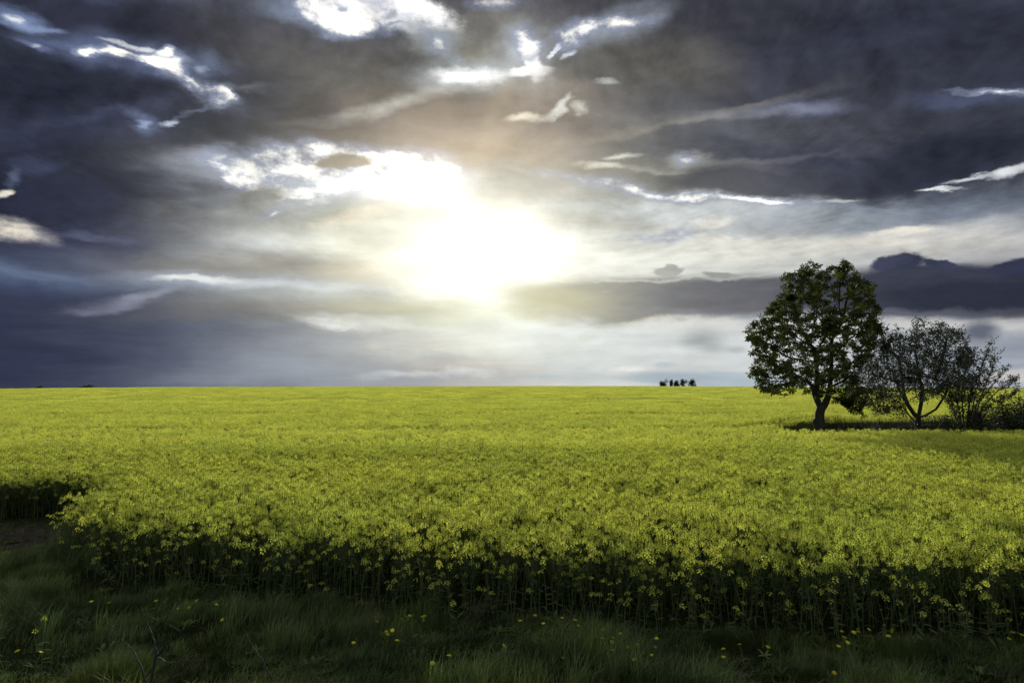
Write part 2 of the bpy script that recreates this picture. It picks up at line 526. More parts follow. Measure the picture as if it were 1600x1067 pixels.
class MB:
    """collects vertices and faces with a material slot each; build() links ONE mesh object"""
    def __init__(self):
        self.v, self.f, self.m = [], [], []

    def add(self, verts, faces, mi=0):
        b = len(self.v)
        self.v.extend([tuple(p) for p in verts])
        for q in faces:
            self.f.append(tuple(b + i for i in q))
            self.m.append(mi)

    def tube(self, pts, rad, sides=5, mi=0, cap=True):
        pts = [Vector(p) for p in pts]
        n = len(pts)
        up = Vector((0, 0, 1))
        rings = []
        ref = None
        for i in range(n):
            t = (pts[min(i + 1, n - 1)] - pts[max(i - 1, 0)])
            if t.length < 1e-9:
                t = up.copy()
            t.normalize()
            if ref is None:
                ref = t.orthogonal().normalized()
            a = (ref - t * ref.dot(t))
            a = a.normalized() if a.length > 1e-6 else t.orthogonal().normalized()
            ref = a
            b = t.cross(a)
            r = rad[i]
            rings.append([pts[i] + (a * math.cos(2 * math.pi * k / sides) + b * math.sin(2 * math.pi * k / sides)) * r
                          for k in range(sides)])
        vs = [p for ring in rings for p in ring]
        fs = []
        for i in range(n - 1):
            for k in range(sides):
                k2 = (k + 1) % sides
                fs.append((i * sides + k, i * sides + k2, (i + 1) * sides + k2, (i + 1) * sides + k))
        if cap:
            fs.append(tuple(range(sides))[::-1])
            fs.append(tuple((n - 1) * sides + k for k in range(sides)))
        self.add(vs, fs, mi)

    def mesh(self, name, mats, smooth=False):
        me = bpy.data.meshes.new(name)
        me.from_pydata(self.v, [], self.f)
        for m in mats:
            me.materials.append(m)
        me.polygons.foreach_set('material_index', np.array(self.m, dtype=np.int32))
        if smooth:
            me.polygons.foreach_set('use_smooth', np.ones(len(self.f), dtype=bool))
        me.update()
        return me

    def build(self, name, mats, parent=None, loc=None, smooth=False):
        o = bpy.data.objects.new(name, self.mesh(name, mats, smooth))
        col.objects.link(o)
        if parent:
            o.parent = parent
        if loc is not None:
            o.location = loc
        return o


def empty(name, loc, rz=0.0):
    o = bpy.data.objects.new(name, None)
    o.empty_display_size = 0.3
    col.objects.link(o)
    o.location = loc
    o.rotation_euler = (0, 0, rz)
    return o


def copy_tree(o, parent=None):
    c = o.copy()
    col.objects.link(c)
    if parent:
        c.parent = parent
    for ch in o.children:
        copy_tree(ch, c)
    return c


# -------------------------------------------------------------------- materials
def mat(name):
    m = bpy.data.materials.new(name)
    m.use_nodes = True
    m.node_tree.nodes.clear()
    return m, NG(m.node_tree)


def leafy(name, c1, c2, trans=0.35, gloss=0.08, scale=1.5, tint=None, rough=0.45, vary=0.2, gcol=(1, 1, 1)):
    """thin foliage: reflects, lets light through and shines a little; colour drifts from place to place"""
    m, q = mat(name)
    geo = q.n('ShaderNodeNewGeometry')
    f = q.noise(geo.outputs['Position'], scale, 3.0, 0.6)
    f = q.ramp(f, 0.32, 0.68)
    c = q.mix(f, (*c1, 1), (*c2, 1))
    oi = q.n('ShaderNodeObjectInfo')
    hs = q.n('ShaderNodeHueSaturation')
    q.link(q.ramp(oi.outputs['Random'], 0, 1, 1 - vary, 1 + vary, False), hs.inputs['Value'])
    q.link(c, hs.inputs['Color'])
    c = hs.outputs[0]
    d = q.n('ShaderNodeBsdfDiffuse')
    q.link(c, d.inputs[0])
    t = q.n('ShaderNodeBsdfTranslucent')
    q.link(q.mix(1.0, c, (*(tint or (1.1, 1.15, 0.7)), 1), 'MULTIPLY'), t.inputs[0])
    s = q.n('ShaderNodeMixShader')
    s.inputs[0].default_value = trans
    q.link(d.outputs[0], s.inputs[1])
    q.link(t.outputs[0], s.inputs[2])
    out = q.n('ShaderNodeOutputMaterial')
    if gloss:
        gl = q.n('ShaderNodeBsdfGlossy')
        gl.inputs['Roughness'].default_value = rough
        gl.inputs[0].default_value = (*gcol, 1)
        s2 = q.n('ShaderNodeMixShader')
        s2.inputs[0].default_value = gloss
        q.link(s.outputs[0], s2.inputs[1])
        q.link(gl.outputs[0], s2.inputs[2])
        s = s2
    q.link(s.outputs[0], out.inputs[0])
    return m


def rough_mat(name, c1, c2, scale=3.0, bump=0.5, detail=8.0, rough=0.9, stretch=(1, 1, 1)):
    m, q = mat(name)
    tcx = q.n('ShaderNodeTexCoord')
    v = q.mapping(tcx.outputs['Object'], scale=stretch)
    nz = q.noise(v, scale, detail, 0.65)
    c = q.mix(q.ramp(nz, 0.3, 0.7), (*c1, 1), (*c2, 1))
    p = q.n('ShaderNodeBsdfPrincipled')
    q.link(c, p.inputs['Base Color'])
    p.inputs['Roughness'].default_value = rough
    b = q.n('ShaderNodeBump')
    b.inputs['Strength'].default_value = bump
    b.inputs['Distance'].default_value = 0.03
    q.link(nz, b.inputs['Height'])
    q.link(b.outputs[0], p.inputs['Normal'])
    out = q.n('ShaderNodeOutputMaterial')
    q.link(p.outputs[0], out.inputs[0])
    return m


M_PETAL = leafy('rape_petal', (0.76, 0.79, 0.16), (0.64, 0.71, 0.15), 0.5, 0.0, 0.25, (1.08, 1.08, 0.8))
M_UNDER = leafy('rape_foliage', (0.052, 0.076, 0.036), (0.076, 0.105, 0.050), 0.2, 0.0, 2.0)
M_BUD = leafy('rape_bud', (0.30, 0.34, 0.05), (0.20, 0.28, 0.05), 0.3, 0.03, 2.0)
M_STEM = leafy('rape_stem', (0.11, 0.14, 0.065), (0.075, 0.105, 0.048), 0.15, 0.0, 2.0)
M_GRASS = leafy('grass_blade', (0.090, 0.135, 0.052), (0.150, 0.195, 0.062), 0.35, 0.02, 0.8, vary=0.6)
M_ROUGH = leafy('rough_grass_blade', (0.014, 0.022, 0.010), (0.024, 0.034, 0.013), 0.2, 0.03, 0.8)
M_DRY = leafy('dry_stalk', (0.20, 0.17, 0.13), (0.14, 0.12, 0.09), 0.2, 0.03, 2.0)
M_CHESTNUT = leafy('chestnut_leaf', (0.044, 0.057, 0.016), (0.066, 0.080, 0.020), 0.40, 0.03, 0.9)
M_HAW = leafy('small_grey_leaf', (0.044, 0.060, 0.036), (0.072, 0.088, 0.056), 0.25, 0.05, 1.1)
M_HEDGE = leafy('hedge_leaf', (0.022, 0.034, 0.014), (0.035, 0.05, 0.02), 0.25, 0.05, 1.1)
M_BLOSSOM = leafy('pale_blossom', (0.42, 0.44, 0.44), (0.30, 0.33, 0.33), 0.3, 0.0, 1.1, (1, 1, 1))
M_FAR = leafy('far_leaf', (0.035, 0.045, 0.018), (0.05, 0.06, 0.025), 0.25, 0.02, 0.3)
M_DANDELION = leafy('dandelion_ray', (0.88, 0.84, 0.06), (0.82, 0.80, 0.05), 0.35, 0.02, 5.0, (1, 1, 0.8))
M_BARK = rough_mat('bark', (0.018, 0.016, 0.013), (0.042, 0.037, 0.030), 6.0, 0.9, 8.0, 0.92, (1, 1, 0.3))
M_TWIG = rough_mat('dead_twig', (0.012, 0.011, 0.011), (0.030, 0.028, 0.028), 14.0, 0.5, 5.0, 0.8)
M_RAIL = rough_mat('weathered_metal', (0.12, 0.125, 0.15), (0.2, 0.21, 0.24), 9.0, 0.2, 4.0, 0.55)


def ground_mat():
    m, q = mat('field_soil_and_thatch')
    geo = q.n('ShaderNodeNewGeometry')
    n1 = q.noise(geo.outputs['Position'], 0.9, 6.0, 0.6)
    n2 = q.noise(geo.outputs['Position'], 14.0, 8.0, 0.7)
    thatch = q.mix(q.ramp(n2, 0.3, 0.7), (0.012, 0.020, 0.008, 1), (0.038, 0.045, 0.020, 1))
    soil = q.mix(q.ramp(n2, 0.3, 0.7), (0.045, 0.036, 0.028, 1), (0.11, 0.095, 0.08, 1))
    sx = q.n('ShaderNodeSeparateXYZ')
    q.link(geo.outputs['Position'], sx.inputs[0])
    # bare trodden track at the field corner
    gx = q.math('MULTIPLY', q.math('ADD', sx.outputs[0], 13.5), 0.22)
    gy = q.math('MULTIPLY', q.math('ADD', sx.outputs[1], -16.0), 0.55)
    rr = q.math('SQRT', q.math('ADD', q.math('MULTIPLY', gx, gx), q.math('MULTIPLY', gy, gy)))
    k = q.ramp(q.math('MULTIPLY_ADD', n1, 0.8, rr), 1.1, 1.5, 1.0, 0.0)
    c = q.mix(k, thatch, soil)
    d = q.n('ShaderNodeBsdfDiffuse')
    q.link(c, d.inputs[0])
    b = q.n('ShaderNodeBump')
    b.inputs['Strength'].default_value = 0.7
    b.inputs['Distance'].default_value = 0.04
    q.link(n2, b.inputs['Height'])
    q.link(b.outputs[0], d.inputs['Normal'])
    out = q.n('ShaderNodeOutputMaterial')
    q.link(d.outputs[0], out.inputs[0])
    return m


M_GROUND = ground_mat()

# ==================================================================== ground
def sstep(a, b, x):
    t = np.clip((np.asarray(x, float) - a) / (b - a), 0, 1)
    return t * t * (3 - 2 * t)


def gz(x, y):
    """height of the land: flat by the camera, a slow rise to a rounded crest, falling away beyond"""
    x = np.asarray(x, float)
    y = np.asarray(y, float)
    up = sstep(22, 205, y)
    z = up * (2.25 - 0.72 * np.minimum((x / 150.0) ** 2, 6.0) + 0.05 * np.sin(x / 23.0))
    z = z - 9.0 * sstep(212, 640, y)
    mound = 0.62 * sstep(13.0, 18.5, x) * sstep(36.4, 39.0, y) * (1 - sstep(42.5, 46.0, y)) * (1 - sstep(60, 75, x))
    und = 0.05 * np.sin(x * 1.1 + 0.7) * np.cos(y * 1.3) + 0.03 * np.sin(x * 2.7 + y * 1.9)
    return z + mound + und * (1 - sstep(14, 24, y))


def graded(lo, hi, fine_lo, fine_hi, step, grow):
    a = list(np.arange(fine_lo, fine_hi + step / 2, step))
    s = step
    while a[-1] < hi:
        s *= grow
        a.append(a[-1] + s)
    s = step
    while a[0] > lo:
        s *= grow
        a.insert(0, a[0] - s)
    return np.array(a)


gx_ = graded(-3500, 3500, -16, 30, 0.5, 1.12)
gy_ = graded(-600, 6000, 2, 50, 0.5, 1.10)
GX, GY = np.meshgrid(gx_, gy_)
GZ = gz(GX, GY)
nx, ny = len(gx_), len(gy_)
vs = np.stack([GX.ravel(), GY.ravel(), GZ.ravel()], 1)
idx = np.arange(nx * ny).reshape(ny, nx)
fs = np.stack([idx[:-1, :-1].ravel(), idx[:-1, 1:].ravel(), idx[1:, 1:].ravel(), idx[1:, :-1].ravel()], 1)
me = bpy.data.meshes.new('ground')
me.from_pydata(vs.tolist(), [], fs.tolist())
me.materials.append(M_GROUND)
me.polygons.foreach_set('use_smooth', np.ones(len(fs), dtype=bool))
ground = bpy.data.objects.new('ground', me)
col.objects.link(ground)
tag(ground, 'dark earth and thatch of the field, gently rising to a low crest', 'ground', kind='structure')

# where the crop stands: its near edge from left to right, with the corner and the trodden gap at the left
EDGE = [(-60, 17.2), (-14.5, 17.6), (-11.9, 17.9), (-10.6, 17.3), (-9.9, 15.6), (-9.0, 13.6), (-7.3, 12.3), (-5.2, 11.4),
        (-2.5, 10.65), (0.5, 10.0), (3.5, 9.5), (7.0, 8.95), (11.0, 8.4), (20, 7.4)]
EX = np.array([e[0] for e in EDGE])
EY = np.array([e[1] for e in EDGE])


def edge_y(x):
    x = np.asarray(x, float)
    return np.interp(x, EX, EY) + 0.10 * np.sin(x * 2.1) + 0.07 * np.sin(x * 5.3 + 1)


def vnoise(x, y, s, seed=0):
    return np.array([mnoise.noise(Vector((a * s + seed * 7.3, b * s, seed * 3.1))) for a, b in zip(x, y)])


def in_strip(x, y, pad=0.0):
    """the unploughed strip the trees stand on, and the thin wheel track that leads to it"""
    front = 36.9 + 0.12 * np.sin(x * 0.9)
    back = 38.2 + 4.6 * sstep(14.5, 22, x)
    a = (x > 15.2 - pad) & (y > front - pad) & (y < back + pad)
    return a


# ==================================================================== rapeseed
def frame(d):
    d = Vector(d).normalized()
    a = d.orthogonal().normalized()
    return d, a, d.cross(a)


def floret(mb, c, d, size, rnd, mi=1):
    d, a, b = frame(d)
    t = rnd.uniform(0, math.pi)
    for k in range(2):
        u = a * math.cos(t + k * math.pi / 2) + b * math.sin(t + k * math.pi / 2)
        w = d.cross(u)
        l, h = size * 0.55, size * 0.27
        lift = d * size * 0.12
        c2 = c + d * (0.001 * k)
        mb.add([c2 - u * l - w * h + lift, c2 - w * h * 0.6, c2 + w * h * 0.6, c2 - u * l + w * h + lift,
                c2 + u * l - w * h + lift, c2 + u * l + w * h + lift],
               [(0, 1, 2, 3), (1, 4, 5, 2)], mi)


def raceme(mb, base, axis, length, n, size, rnd, lod=0):
    """flower head of the plant: a dome of cross-shaped florets under a knot of buds"""
    axis, a, b = frame(axis)
    for i in range(n):
        t = (i + rnd.random()) / n
        ph = i * 2.4 + rnd.uniform(-.4, .4)
        out = (a * math.cos(ph) + b * math.sin(ph))
        r = (0.052 - 0.028 * t) * rnd.uniform(.75, 1.15) * (size / 0.02)
        p = base + axis * (length * t * 0.85) + out * r
        d = (out * (0.95 - 0.5 * t) + axis * (0.35 + 0.7 * t) + Vector((rnd.uniform(-.3, .3), rnd.uniform(-.3, .3), rnd.uniform(-.2, .3))))
        if lod == 0:
            floret(mb, p, d, size, rnd)
        else:
            d, u, w = frame(d)
            s = size * 0.62
            mb.add([p - u * s - w * s * .7, p + u * s - w * s * .7, p + u * s + w * s * .7, p - u * s + w * s * .7], [(0, 1, 2, 3)], 1)
    if lod == 0:
        mb.tube([base, base + axis * length * .95], [.003, .0015], 3, 0, False)
        tip = base + axis * (length * 0.93)
        for i in range(6):
            o = Vector((rnd.uniform(-1, 1), rnd.uniform(-1, 1), rnd.uniform(-.3, 1))) * 0.009
            p = tip + o
            s = 0.0045
            mb.add([p + Vector((s, 0, 0)), p + Vector((0, s, 0)), p + Vector((-s, 0, 0)), p + Vector((0, -s, 0)), p + axis * 0.010, p - axis * 0.006],
                   [(0, 1, 4), (1, 2, 4), (2, 3, 4), (3, 0, 4), (1, 0, 5), (2, 1, 5), (3, 2, 5), (0, 3, 5)], 2)


def leaf_blade(mb, p, d, length, width, rnd, mi=0, droop=0.6):
    d = Vector(d).normalized()
    side = d.cross(Vector((0, 0, 1)))
    side = side.normalized() if side.length > 1e-4 else Vector((1, 0, 0))
    pts, ws = [], [0.25, 0.95, 1.0, 0.6, 0.05]
    q = p.copy()
    dd = d.copy()
    for i in range(5):
        pts.append(q.copy())
        dd = (dd + Vector((0, 0, -droop * 0.28))).normalized()
        q = q + dd * (length / 4)
    v = []
    for i in range(5):
        v.append(pts[i] - side * width * .5 * ws[i])
        v.append(pts[i] + side * width * .5 * ws[i])
    mb.add(v, [(2 * i, 2 * i + 1, 2 * i + 3, 2 * i + 2) for i in range(4)], mi)


def rape_layout(rnd, h=1.2, few=4):
    """stems of one plant and where its flower heads sit"""
    lean = Vector((rnd.uniform(-.05, .10), rnd.uniform(-.06, .06), 0))
    main = [Vector((0, 0, -0.03)) + lean * (t * t) * h * 1.6 + Vector((0, 0, h * t)) for t in np.linspace(0, 1, 6)]
    tubes = [(main, [0.0065, 0.006, 0.0055, 0.0045, 0.0035, 0.0022])]
    heads = [(main[-1], (main[-1] - main[-2]))]
    nb = rnd.randint(few, few + 2)
    ph = rnd.uniform(0, 6.28)
    for i in range(nb):
        t = 0.42 + 0.42 * i / nb + rnd.uniform(-.03, .03)
        k = t * 5
        j = int(k)
        p = main[j].lerp(main[j + 1], k - j)
        ph += 2.4 + rnd.uniform(-.3, .3)
        out = Vector((math.cos(ph), math.sin(ph), 0))
        top = h * rnd.uniform(0.84, 1.0)
        ln = (top - p.z)
        e = p + out * ln * rnd.uniform(.14, .42) + Vector((0, 0, ln))
        mid = p.lerp(e, .5) + out * ln * 0.10
        tubes.append(([p, mid, e], [0.0035, 0.003, 0.002]))
        heads.append((e, (e - mid)))
    for i in range(rnd.choice((0, 0, 1))):        # late side shoots lower down
        t = rnd.uniform(.30, .55)
        k = t * 5
        j = int(k)
        p = main[j].lerp(main[j + 1], k - j)
        a = rnd.uniform(0, 6.28)
        ln = h * rnd.uniform(.14, .34)
        e = p + Vector((math.cos(a), math.sin(a), 0)) * ln * .55 + Vector((0, 0, ln))
        tubes.append(([p, p.lerp(e, .5) + Vector((math.cos(a), math.sin(a), 0)) * .02, e], [.003, .0025, .002]))
        heads.append((e, Vector((math.cos(a) * .3, math.sin(a) * .3, 1))))
    leaves = []
    for i in range(rnd.randint(8, 11)):
        t = rnd.uniform(0.08, 0.75)
        k = t * 5
        j = int(k)
        p = main[j].lerp(main[j + 1], k - j)
        a = rnd.uniform(0, 6.28)
        leaves.append((p, Vector((math.cos(a), math.sin(a), rnd.uniform(.1, .7))), rnd.uniform(.08, .20) * (1.15 - t * .7), rnd.uniform(.02, .045)))
    return tubes, heads, leaves


def rape_plant_mesh(seed):
    rnd = random.Random(seed)
    mb = MB()
    tubes, heads, leaves = rape_layout(rnd, rnd.uniform(1.08, 1.26))
    for p, r in tubes:
        mb.tube(p, r, 4, 0, False)
    for p, d, l, w in leaves:
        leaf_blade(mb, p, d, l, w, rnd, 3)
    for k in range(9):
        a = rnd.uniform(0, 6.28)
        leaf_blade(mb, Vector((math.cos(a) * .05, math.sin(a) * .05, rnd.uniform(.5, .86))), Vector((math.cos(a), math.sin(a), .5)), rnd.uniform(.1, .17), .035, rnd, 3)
    for e, d in heads:
        raceme(mb, e - d.normalized() * 0.03, d + Vector((0, 0, .05)), rnd.uniform(.06, .13), rnd.randint(18, 28), 0.0165, rnd)
    return mb.mesh('rapeseed_seedling', [M_STEM, M_PETAL, M_BUD, M_UNDER])


def rape_patch_mesh(seed, size, n, quads, petal, stems, clump=0.062):
    rnd = random.Random(seed)
    mb = MB()
    per = 5
    for i in range(n):
        if i % per == 0:
            cx, cy, ch = rnd.uniform(-size / 2, size / 2), rnd.uniform(-size / 2, size / 2), rnd.uniform(1.0, 1.18)
            for q_ in range(4):
                a = rnd.uniform(0, 6.28)
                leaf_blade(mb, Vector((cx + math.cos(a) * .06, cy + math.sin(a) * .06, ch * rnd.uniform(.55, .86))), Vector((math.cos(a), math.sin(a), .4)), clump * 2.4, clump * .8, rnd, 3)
        x, y = cx + rnd.gauss(0, clump), cy + rnd.gauss(0, clump)
        h = ch + rnd.uniform(-.13, .03)
        if stems and i % stems == 0:
            a = rnd.uniform(0, 6.28)
            w = Vector((math.cos(a), math.sin(a), 0)) * 0.006
            b, t = Vector((x + rnd.uniform(-.05, .05), y, 0.0)), Vector((x, y, h))
            mb.add([b - w, b + w, t + w * .5, t - w * .5], [(0, 1, 2, 3)], 0)
            leaf_blade(mb, Vector((x, y, h * rnd.uniform(.3, .8))), Vector((math.cos(a + 1), math.sin(a + 1), .5)), .16, .04, rnd)
        raceme(mb, Vector((x, y, h - 0.05)), Vector((rnd.uniform(-.2, .3), rnd.uniform(-.2, .2), 1)), rnd.uniform(.07, .12), quads, petal, rnd, 1)
    return mb.mesh('rapeseed_patch', [M_STEM, M_PETAL, M_BUD, M_UNDER])


def scatter(name, pts, rotz, scl, vidx, meshes, tilt=None):
    """one object: copies of a few small plants on its own vertices by geometry nodes"""
    src = bpy.data.collections.new(name + '_kinds')
    for i, m in enumerate(meshes):
        o = bpy.data.objects.new('%s_kind_%02d' % (name, i), m)
        src.objects.link(o)
    me = bpy.data.meshes.new(name)
    me.from_pydata(pts.tolist(), [], [])
    a = me.attributes.new('turn', 'FLOAT_VECTOR', 'POINT')
    rv = np.zeros((len(pts), 3), np.float32)
    rv[:, 2] = rotz
    if tilt is not None:
        rv[:, :2] = tilt
    a.data.foreach_set('vector', rv.ravel())
    a = me.attributes.new('size', 'FLOAT_VECTOR', 'POINT')
    a.data.foreach_set('vector', np.asarray(scl, np.float32).ravel())
    a = me.attributes.new('sort', 'INT', 'POINT')
    a.data.foreach_set('value', np.asarray(vidx, np.int32))
    ob = bpy.data.objects.new(name, me)
    col.objects.link(ob)
    gt = bpy.data.node_groups.new(name, 'GeometryNodeTree')
    gt.interface.new_socket('Geometry', in_out='INPUT', socket_type='NodeSocketGeometry')
    gt.interface.new_socket('Geometry', in_out='OUTPUT', socket_type='NodeSocketGeometry')
    q = NG(gt)
    gi, go = q.n('NodeGroupInput'), q.n('NodeGroupOutput')
    ci = q.n('GeometryNodeCollectionInfo')
    ci.inputs['Collection'].default_value = src
    ci.inputs['Separate Children'].default_value = True
    ip = q.n('GeometryNodeInstanceOnPoints')
    ip.inputs['Pick Instance'].default_value = True

    def attr(nm, ty):
        n_ = q.n('GeometryNodeInputNamedAttribute', data_type=ty)
        n_.inputs['Name'].default_value = nm
        return n_.outputs[0]
    q.link(gi.outputs[0], ip.inputs['Points'])
    q.link(ci.outputs[0], ip.inputs['Instance'])
    q.link(attr('sort', 'INT'), ip.inputs['Instance Index'])
    e2r = q.n('FunctionNodeEulerToRotation')
    q.link(attr('turn', 'FLOAT_VECTOR'), e2r.inputs[0])
    q.link(e2r.outputs[0], ip.inputs['Rotation'])
    q.link(attr('size', 'FLOAT_VECTOR'), ip.inputs['Scale'])
    q.link(ip.outputs[0], go.inputs[0])
    md = ob.modifiers.new('plants', 'NODES')
    md.node_group = gt
    return ob


HALF = 1.12           # a little more than half the picture's width per metre of distance


def jgrid(y0, y1, step, jit=0.5, xm=1.5):
    ys = np.arange(y0, y1, step)
    X, Y = [], []
    for y in ys:
        w = HALF * y + xm
        xs = np.arange(-w, w, step)
        X.append(xs + rng.uniform(-jit, jit, len(xs)) * step)
        Y.append(y + rng.uniform(-jit, jit, len(xs)) * step)
    return np.concatenate(X), np.concatenate(Y)


def wave(x, y):
    """slow swells of height through the crop"""
    return (0.05 * vnoise(x, y, 0.35, 1) + 0.06 * vnoise(x, y * 1.8, 0.09, 2))


def track(x, y):
    """faint wheel tracks running across the slope"""
    d = np.full(len(x), 9.0)
    for k, (a, b, w) in enumerate([(38.4, 0.010, .5), (40.2, 0.010, .5), (55.0, -0.01, .6), (57.2, -0.01, .6), (92, 0.02, .9), (95, .02, .9), (150, 0.02, 1.4)]):
        yy = a + b * x + 0.6 * np.sin(x / 17.0 + k // 2)
        d = np.minimum(d, np.abs(y - yy) / w)
    return d


# near plants, each one whole
X, Y = jgrid(7.6, 27.0, 0.20)
ok = (Y > edge_y(X) + 0.55) & ~((vnoise(X, Y, 0.8, 21) > 0.42) & (rng.random(len(X)) < .5))
X, Y = X[ok], Y[ok]
wv = wave(X, Y)
edge_d = Y - edge_y(X)
sc = 1.0 + wv + rng.normal(0, 0.065, len(X)) - (edge_d < 1.3) * rng.random(len(X)) ** 3 * .30
pts = np.stack([X, Y, gz(X, Y)], 1)
NV = 9
scl = np.stack([rng.uniform(.9, 1.15, len(X)), rng.uniform(.9, 1.15, len(X)), sc], 1)
tilt = np.stack([rng.normal(0, .05, len(X)), rng.normal(0.03, .06, len(X))], 1)
near_n = len(X)
rape_meshes = [rape_plant_mesh(100 + i) for i in range(NV)]
CROP = [(pts, rng.uniform(0, 6.28, len(X)), scl, rng.integers(0, NV, len(X)), tilt)]

# middle and far crop, in patches
def patches(y0, y1, size, meshes):
    X, Y = jgrid(y0, y1, size * 0.93, 0.12, size * 2)
    tr = track(X, Y)
    ok = ~in_strip(X, Y, size * 0.45) & ~((tr < 0.6) & (rng.random(len(X)) < 0.7))
    X, Y, tr = X[ok], Y[ok], tr[ok]
    s = 1.0 + wave(X, Y) * 1.2 - 0.10 * (tr < 1.0) + rng.normal(0, .02, len(X))
    CROP.append((np.stack([X, Y, gz(X, Y)], 1), rng.uniform(0, 6.28, len(X)), np.stack([np.ones(len(X)), np.ones(len(X)), s], 1),
                 len(rape_meshes) + rng.integers(0, len(meshes), len(X)), np.zeros((len(X), 2))))
    rape_meshes.extend(meshes)
    return len(X)


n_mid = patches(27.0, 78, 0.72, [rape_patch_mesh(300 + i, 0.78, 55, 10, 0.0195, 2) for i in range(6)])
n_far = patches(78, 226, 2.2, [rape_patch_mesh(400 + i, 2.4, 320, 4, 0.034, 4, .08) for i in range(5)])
crop = scatter('rapeseed_crop', *[np.concatenate([c[k] for c in CROP]) for k in range(4)], rape_meshes, np.concatenate([c[4] for c in CROP]))
tag(crop, 'dense yellow rapeseed in flower covering the field up to the skyline', 'rapeseed crop', kind='stuff')
print('crop', near_n, n_mid, n_far)

# -------------------------------------------------------------------- single plants along the near edge of the crop
def rape_thing(seed, name='rapeseed_plant', few=4):
    rnd = random.Random(seed)
    tubes, heads, leaves = rape_layout(rnd, rnd.uniform(1.05, 1.22), few)
    mb = MB()
    for p, r in tubes:
        mb.tube(p, r, 5, 0, False)
    for p, d, l, w in leaves:
        leaf_blade(mb, p, d, l, w, rnd)
    root = mb.build(name, [M_STEM])
    for e, d in heads:
        hb = MB()
        raceme(hb, Vector((0, 0, -.03)), d + Vector((0, 0, .05)), rnd.uniform(.05, .11), rnd.randint(10, 20), 0.019, rnd)
        h = hb.build('flower_head', [M_STEM, M_PETAL, M_BUD], root)
        h.location = e
    return root


protos = [rape_thing(900 + i, few=(0 if i % 2 else 2)) for i in range(8)]
EDGE_LABEL = 'yellow rapeseed plant in the front row of the crop, rising from dark grass'
xs = list(np.arange(-9.6, 9.3, 0.092))
rnd = random.Random(77)
rnd.shuffle(xs)
for i, x in enumerate(sorted(xs[:205])):
    k = rnd.randrange(8)
    first = i < 8
    o = protos[i] if first else copy_tree(protos[k])
    xx = x + rnd.uniform(-.06, .06)
    kk = i if first else k
    yy = float(edge_y(xx)) + (abs(rnd.gauss(0.10, .16)) if kk % 2 else .1 + abs(rnd.gauss(0.22, .2)))
    s = rnd.uniform(.42, .90) if kk % 2 else rnd.uniform(.88, 1.05)
    o.location = (xx, yy, float(gz(xx, yy)))
    o.rotation_euler = (rnd.gauss(0.06, .12), rnd.gauss(.04, .13), rnd.uniform(0, 6.28))
    o.scale = (1.0, 1.0, s)
    tag(o, EDGE_LABEL, 'rapeseed plant', 'rapeseed plants along the front edge of the crop')

# -------------------------------------------------------------------- grass
def blade(mb, base, a, h, w, bend, rnd, mi=0, segs=3, wind=0.35):
    d = Vector((math.cos(a), math.sin(a), 0))
    side = Vector((-d.y, d.x, 0))
    d = (d + Vector((wind, 0, 0)))
    v = []
    for i in range(segs + 1):
        t = i / segs
        p = base + d * (bend * h * t * t) + Vector((0, 0, h * (t - 0.28 * bend * t * t)))
        ww = w * (1 - t ** 1.6) * .5 + 0.0004
        v.append(p - side * ww)
        v.append(p + side * ww)
    mb.add(v, [(2 * i, 2 * i + 1, 2 * i + 3, 2 * i + 2) for i in range(segs)], mi)


def tuft_mesh(seed, n, rad, h0, h1, w, m, bend=(.25, .9)):
    rnd = random.Random(seed)
    mb = MB()
    for i in range(n):
        a = rnd.uniform(0, 6.28)
        r = rad * math.sqrt(rnd.random())
        b = rnd.uniform(0, 6.28)
        blade(mb, Vector((r * math.cos(b), r * math.sin(b), -0.01)), a, rnd.uniform(h0, h1), w * rnd.uniform(.7, 1.3), rnd.uniform(*bend), rnd)
    return mb.mesh('grass_tuft', [m])


tufts = [tuft_mesh(500 + i, 36, .12, .05, .20, .0072, M_GRASS) for i in range(6)] + \
        [tuft_mesh(520 + i, 38, .11, .18, .40, .0075, M_GRASS, (.35, 1.0)) for i in range(3)]
for i in range(3):                                  # broad-leaved weeds and a little dead straw among the blades
    r_ = random.Random(540 + i)
    w_ = MB()
    for k in range(11):
        a = r_.uniform(0, 6.28)
        leaf_blade(w_, Vector((r_.gauss(0, .03), r_.gauss(0, .03), r_.uniform(0, .06))), Vector((math.cos(a), math.sin(a), r_.uniform(.5, 1.4))), r_.uniform(.10, .22), r_.uniform(.025, .05), r_)
    tufts.append(w_.mesh('weed', [M_GRASS]))
tufts.append(tuft_mesh(545, 12, .12, .12, .34, .004, M_DRY, (.4, 1.6)))
ys = np.arange(5.2, 17.6, 0.098)
X, Y = [], []
for y in ys:
    w0, w1 = -1.0 * y - 1.0, min(1.0 * y + 1.5, 17)
    x_ = np.arange(w0, w1, 0.098)
    X.append(x_ + rng.uniform(-.06, .06, len(x_)))
    Y.append(y + rng.uniform(-.06, .06, len(x_)))
X, Y = np.concatenate(X), np.concatenate(Y)
bare = ((X + 13.5) * .22) ** 2 + ((Y - 16.0) * .55) ** 2 < 1.0
dens = vnoise(X, Y, 0.9, 4)
tall = vnoise(X, Y, 0.65, 9) + 0.5 * vnoise(X, Y, 2.2, 11)
ok = (Y < edge_y(X) + 0.35) & ~(bare & (rng.random(len(X)) < .85)) & (rng.random(len(X)) < 0.72 + 1.1 * dens)
X, Y, tall, dens = X[ok], Y[ok], tall[ok], dens[ok]
is_tall = (tall > 0.22) & (rng.random(len(X)) < .6)
vi = np.where(is_tall, 6 + rng.integers(0, 3, len(X)), rng.integers(0, 6, len(X)))
u_ = rng.random(len(X))
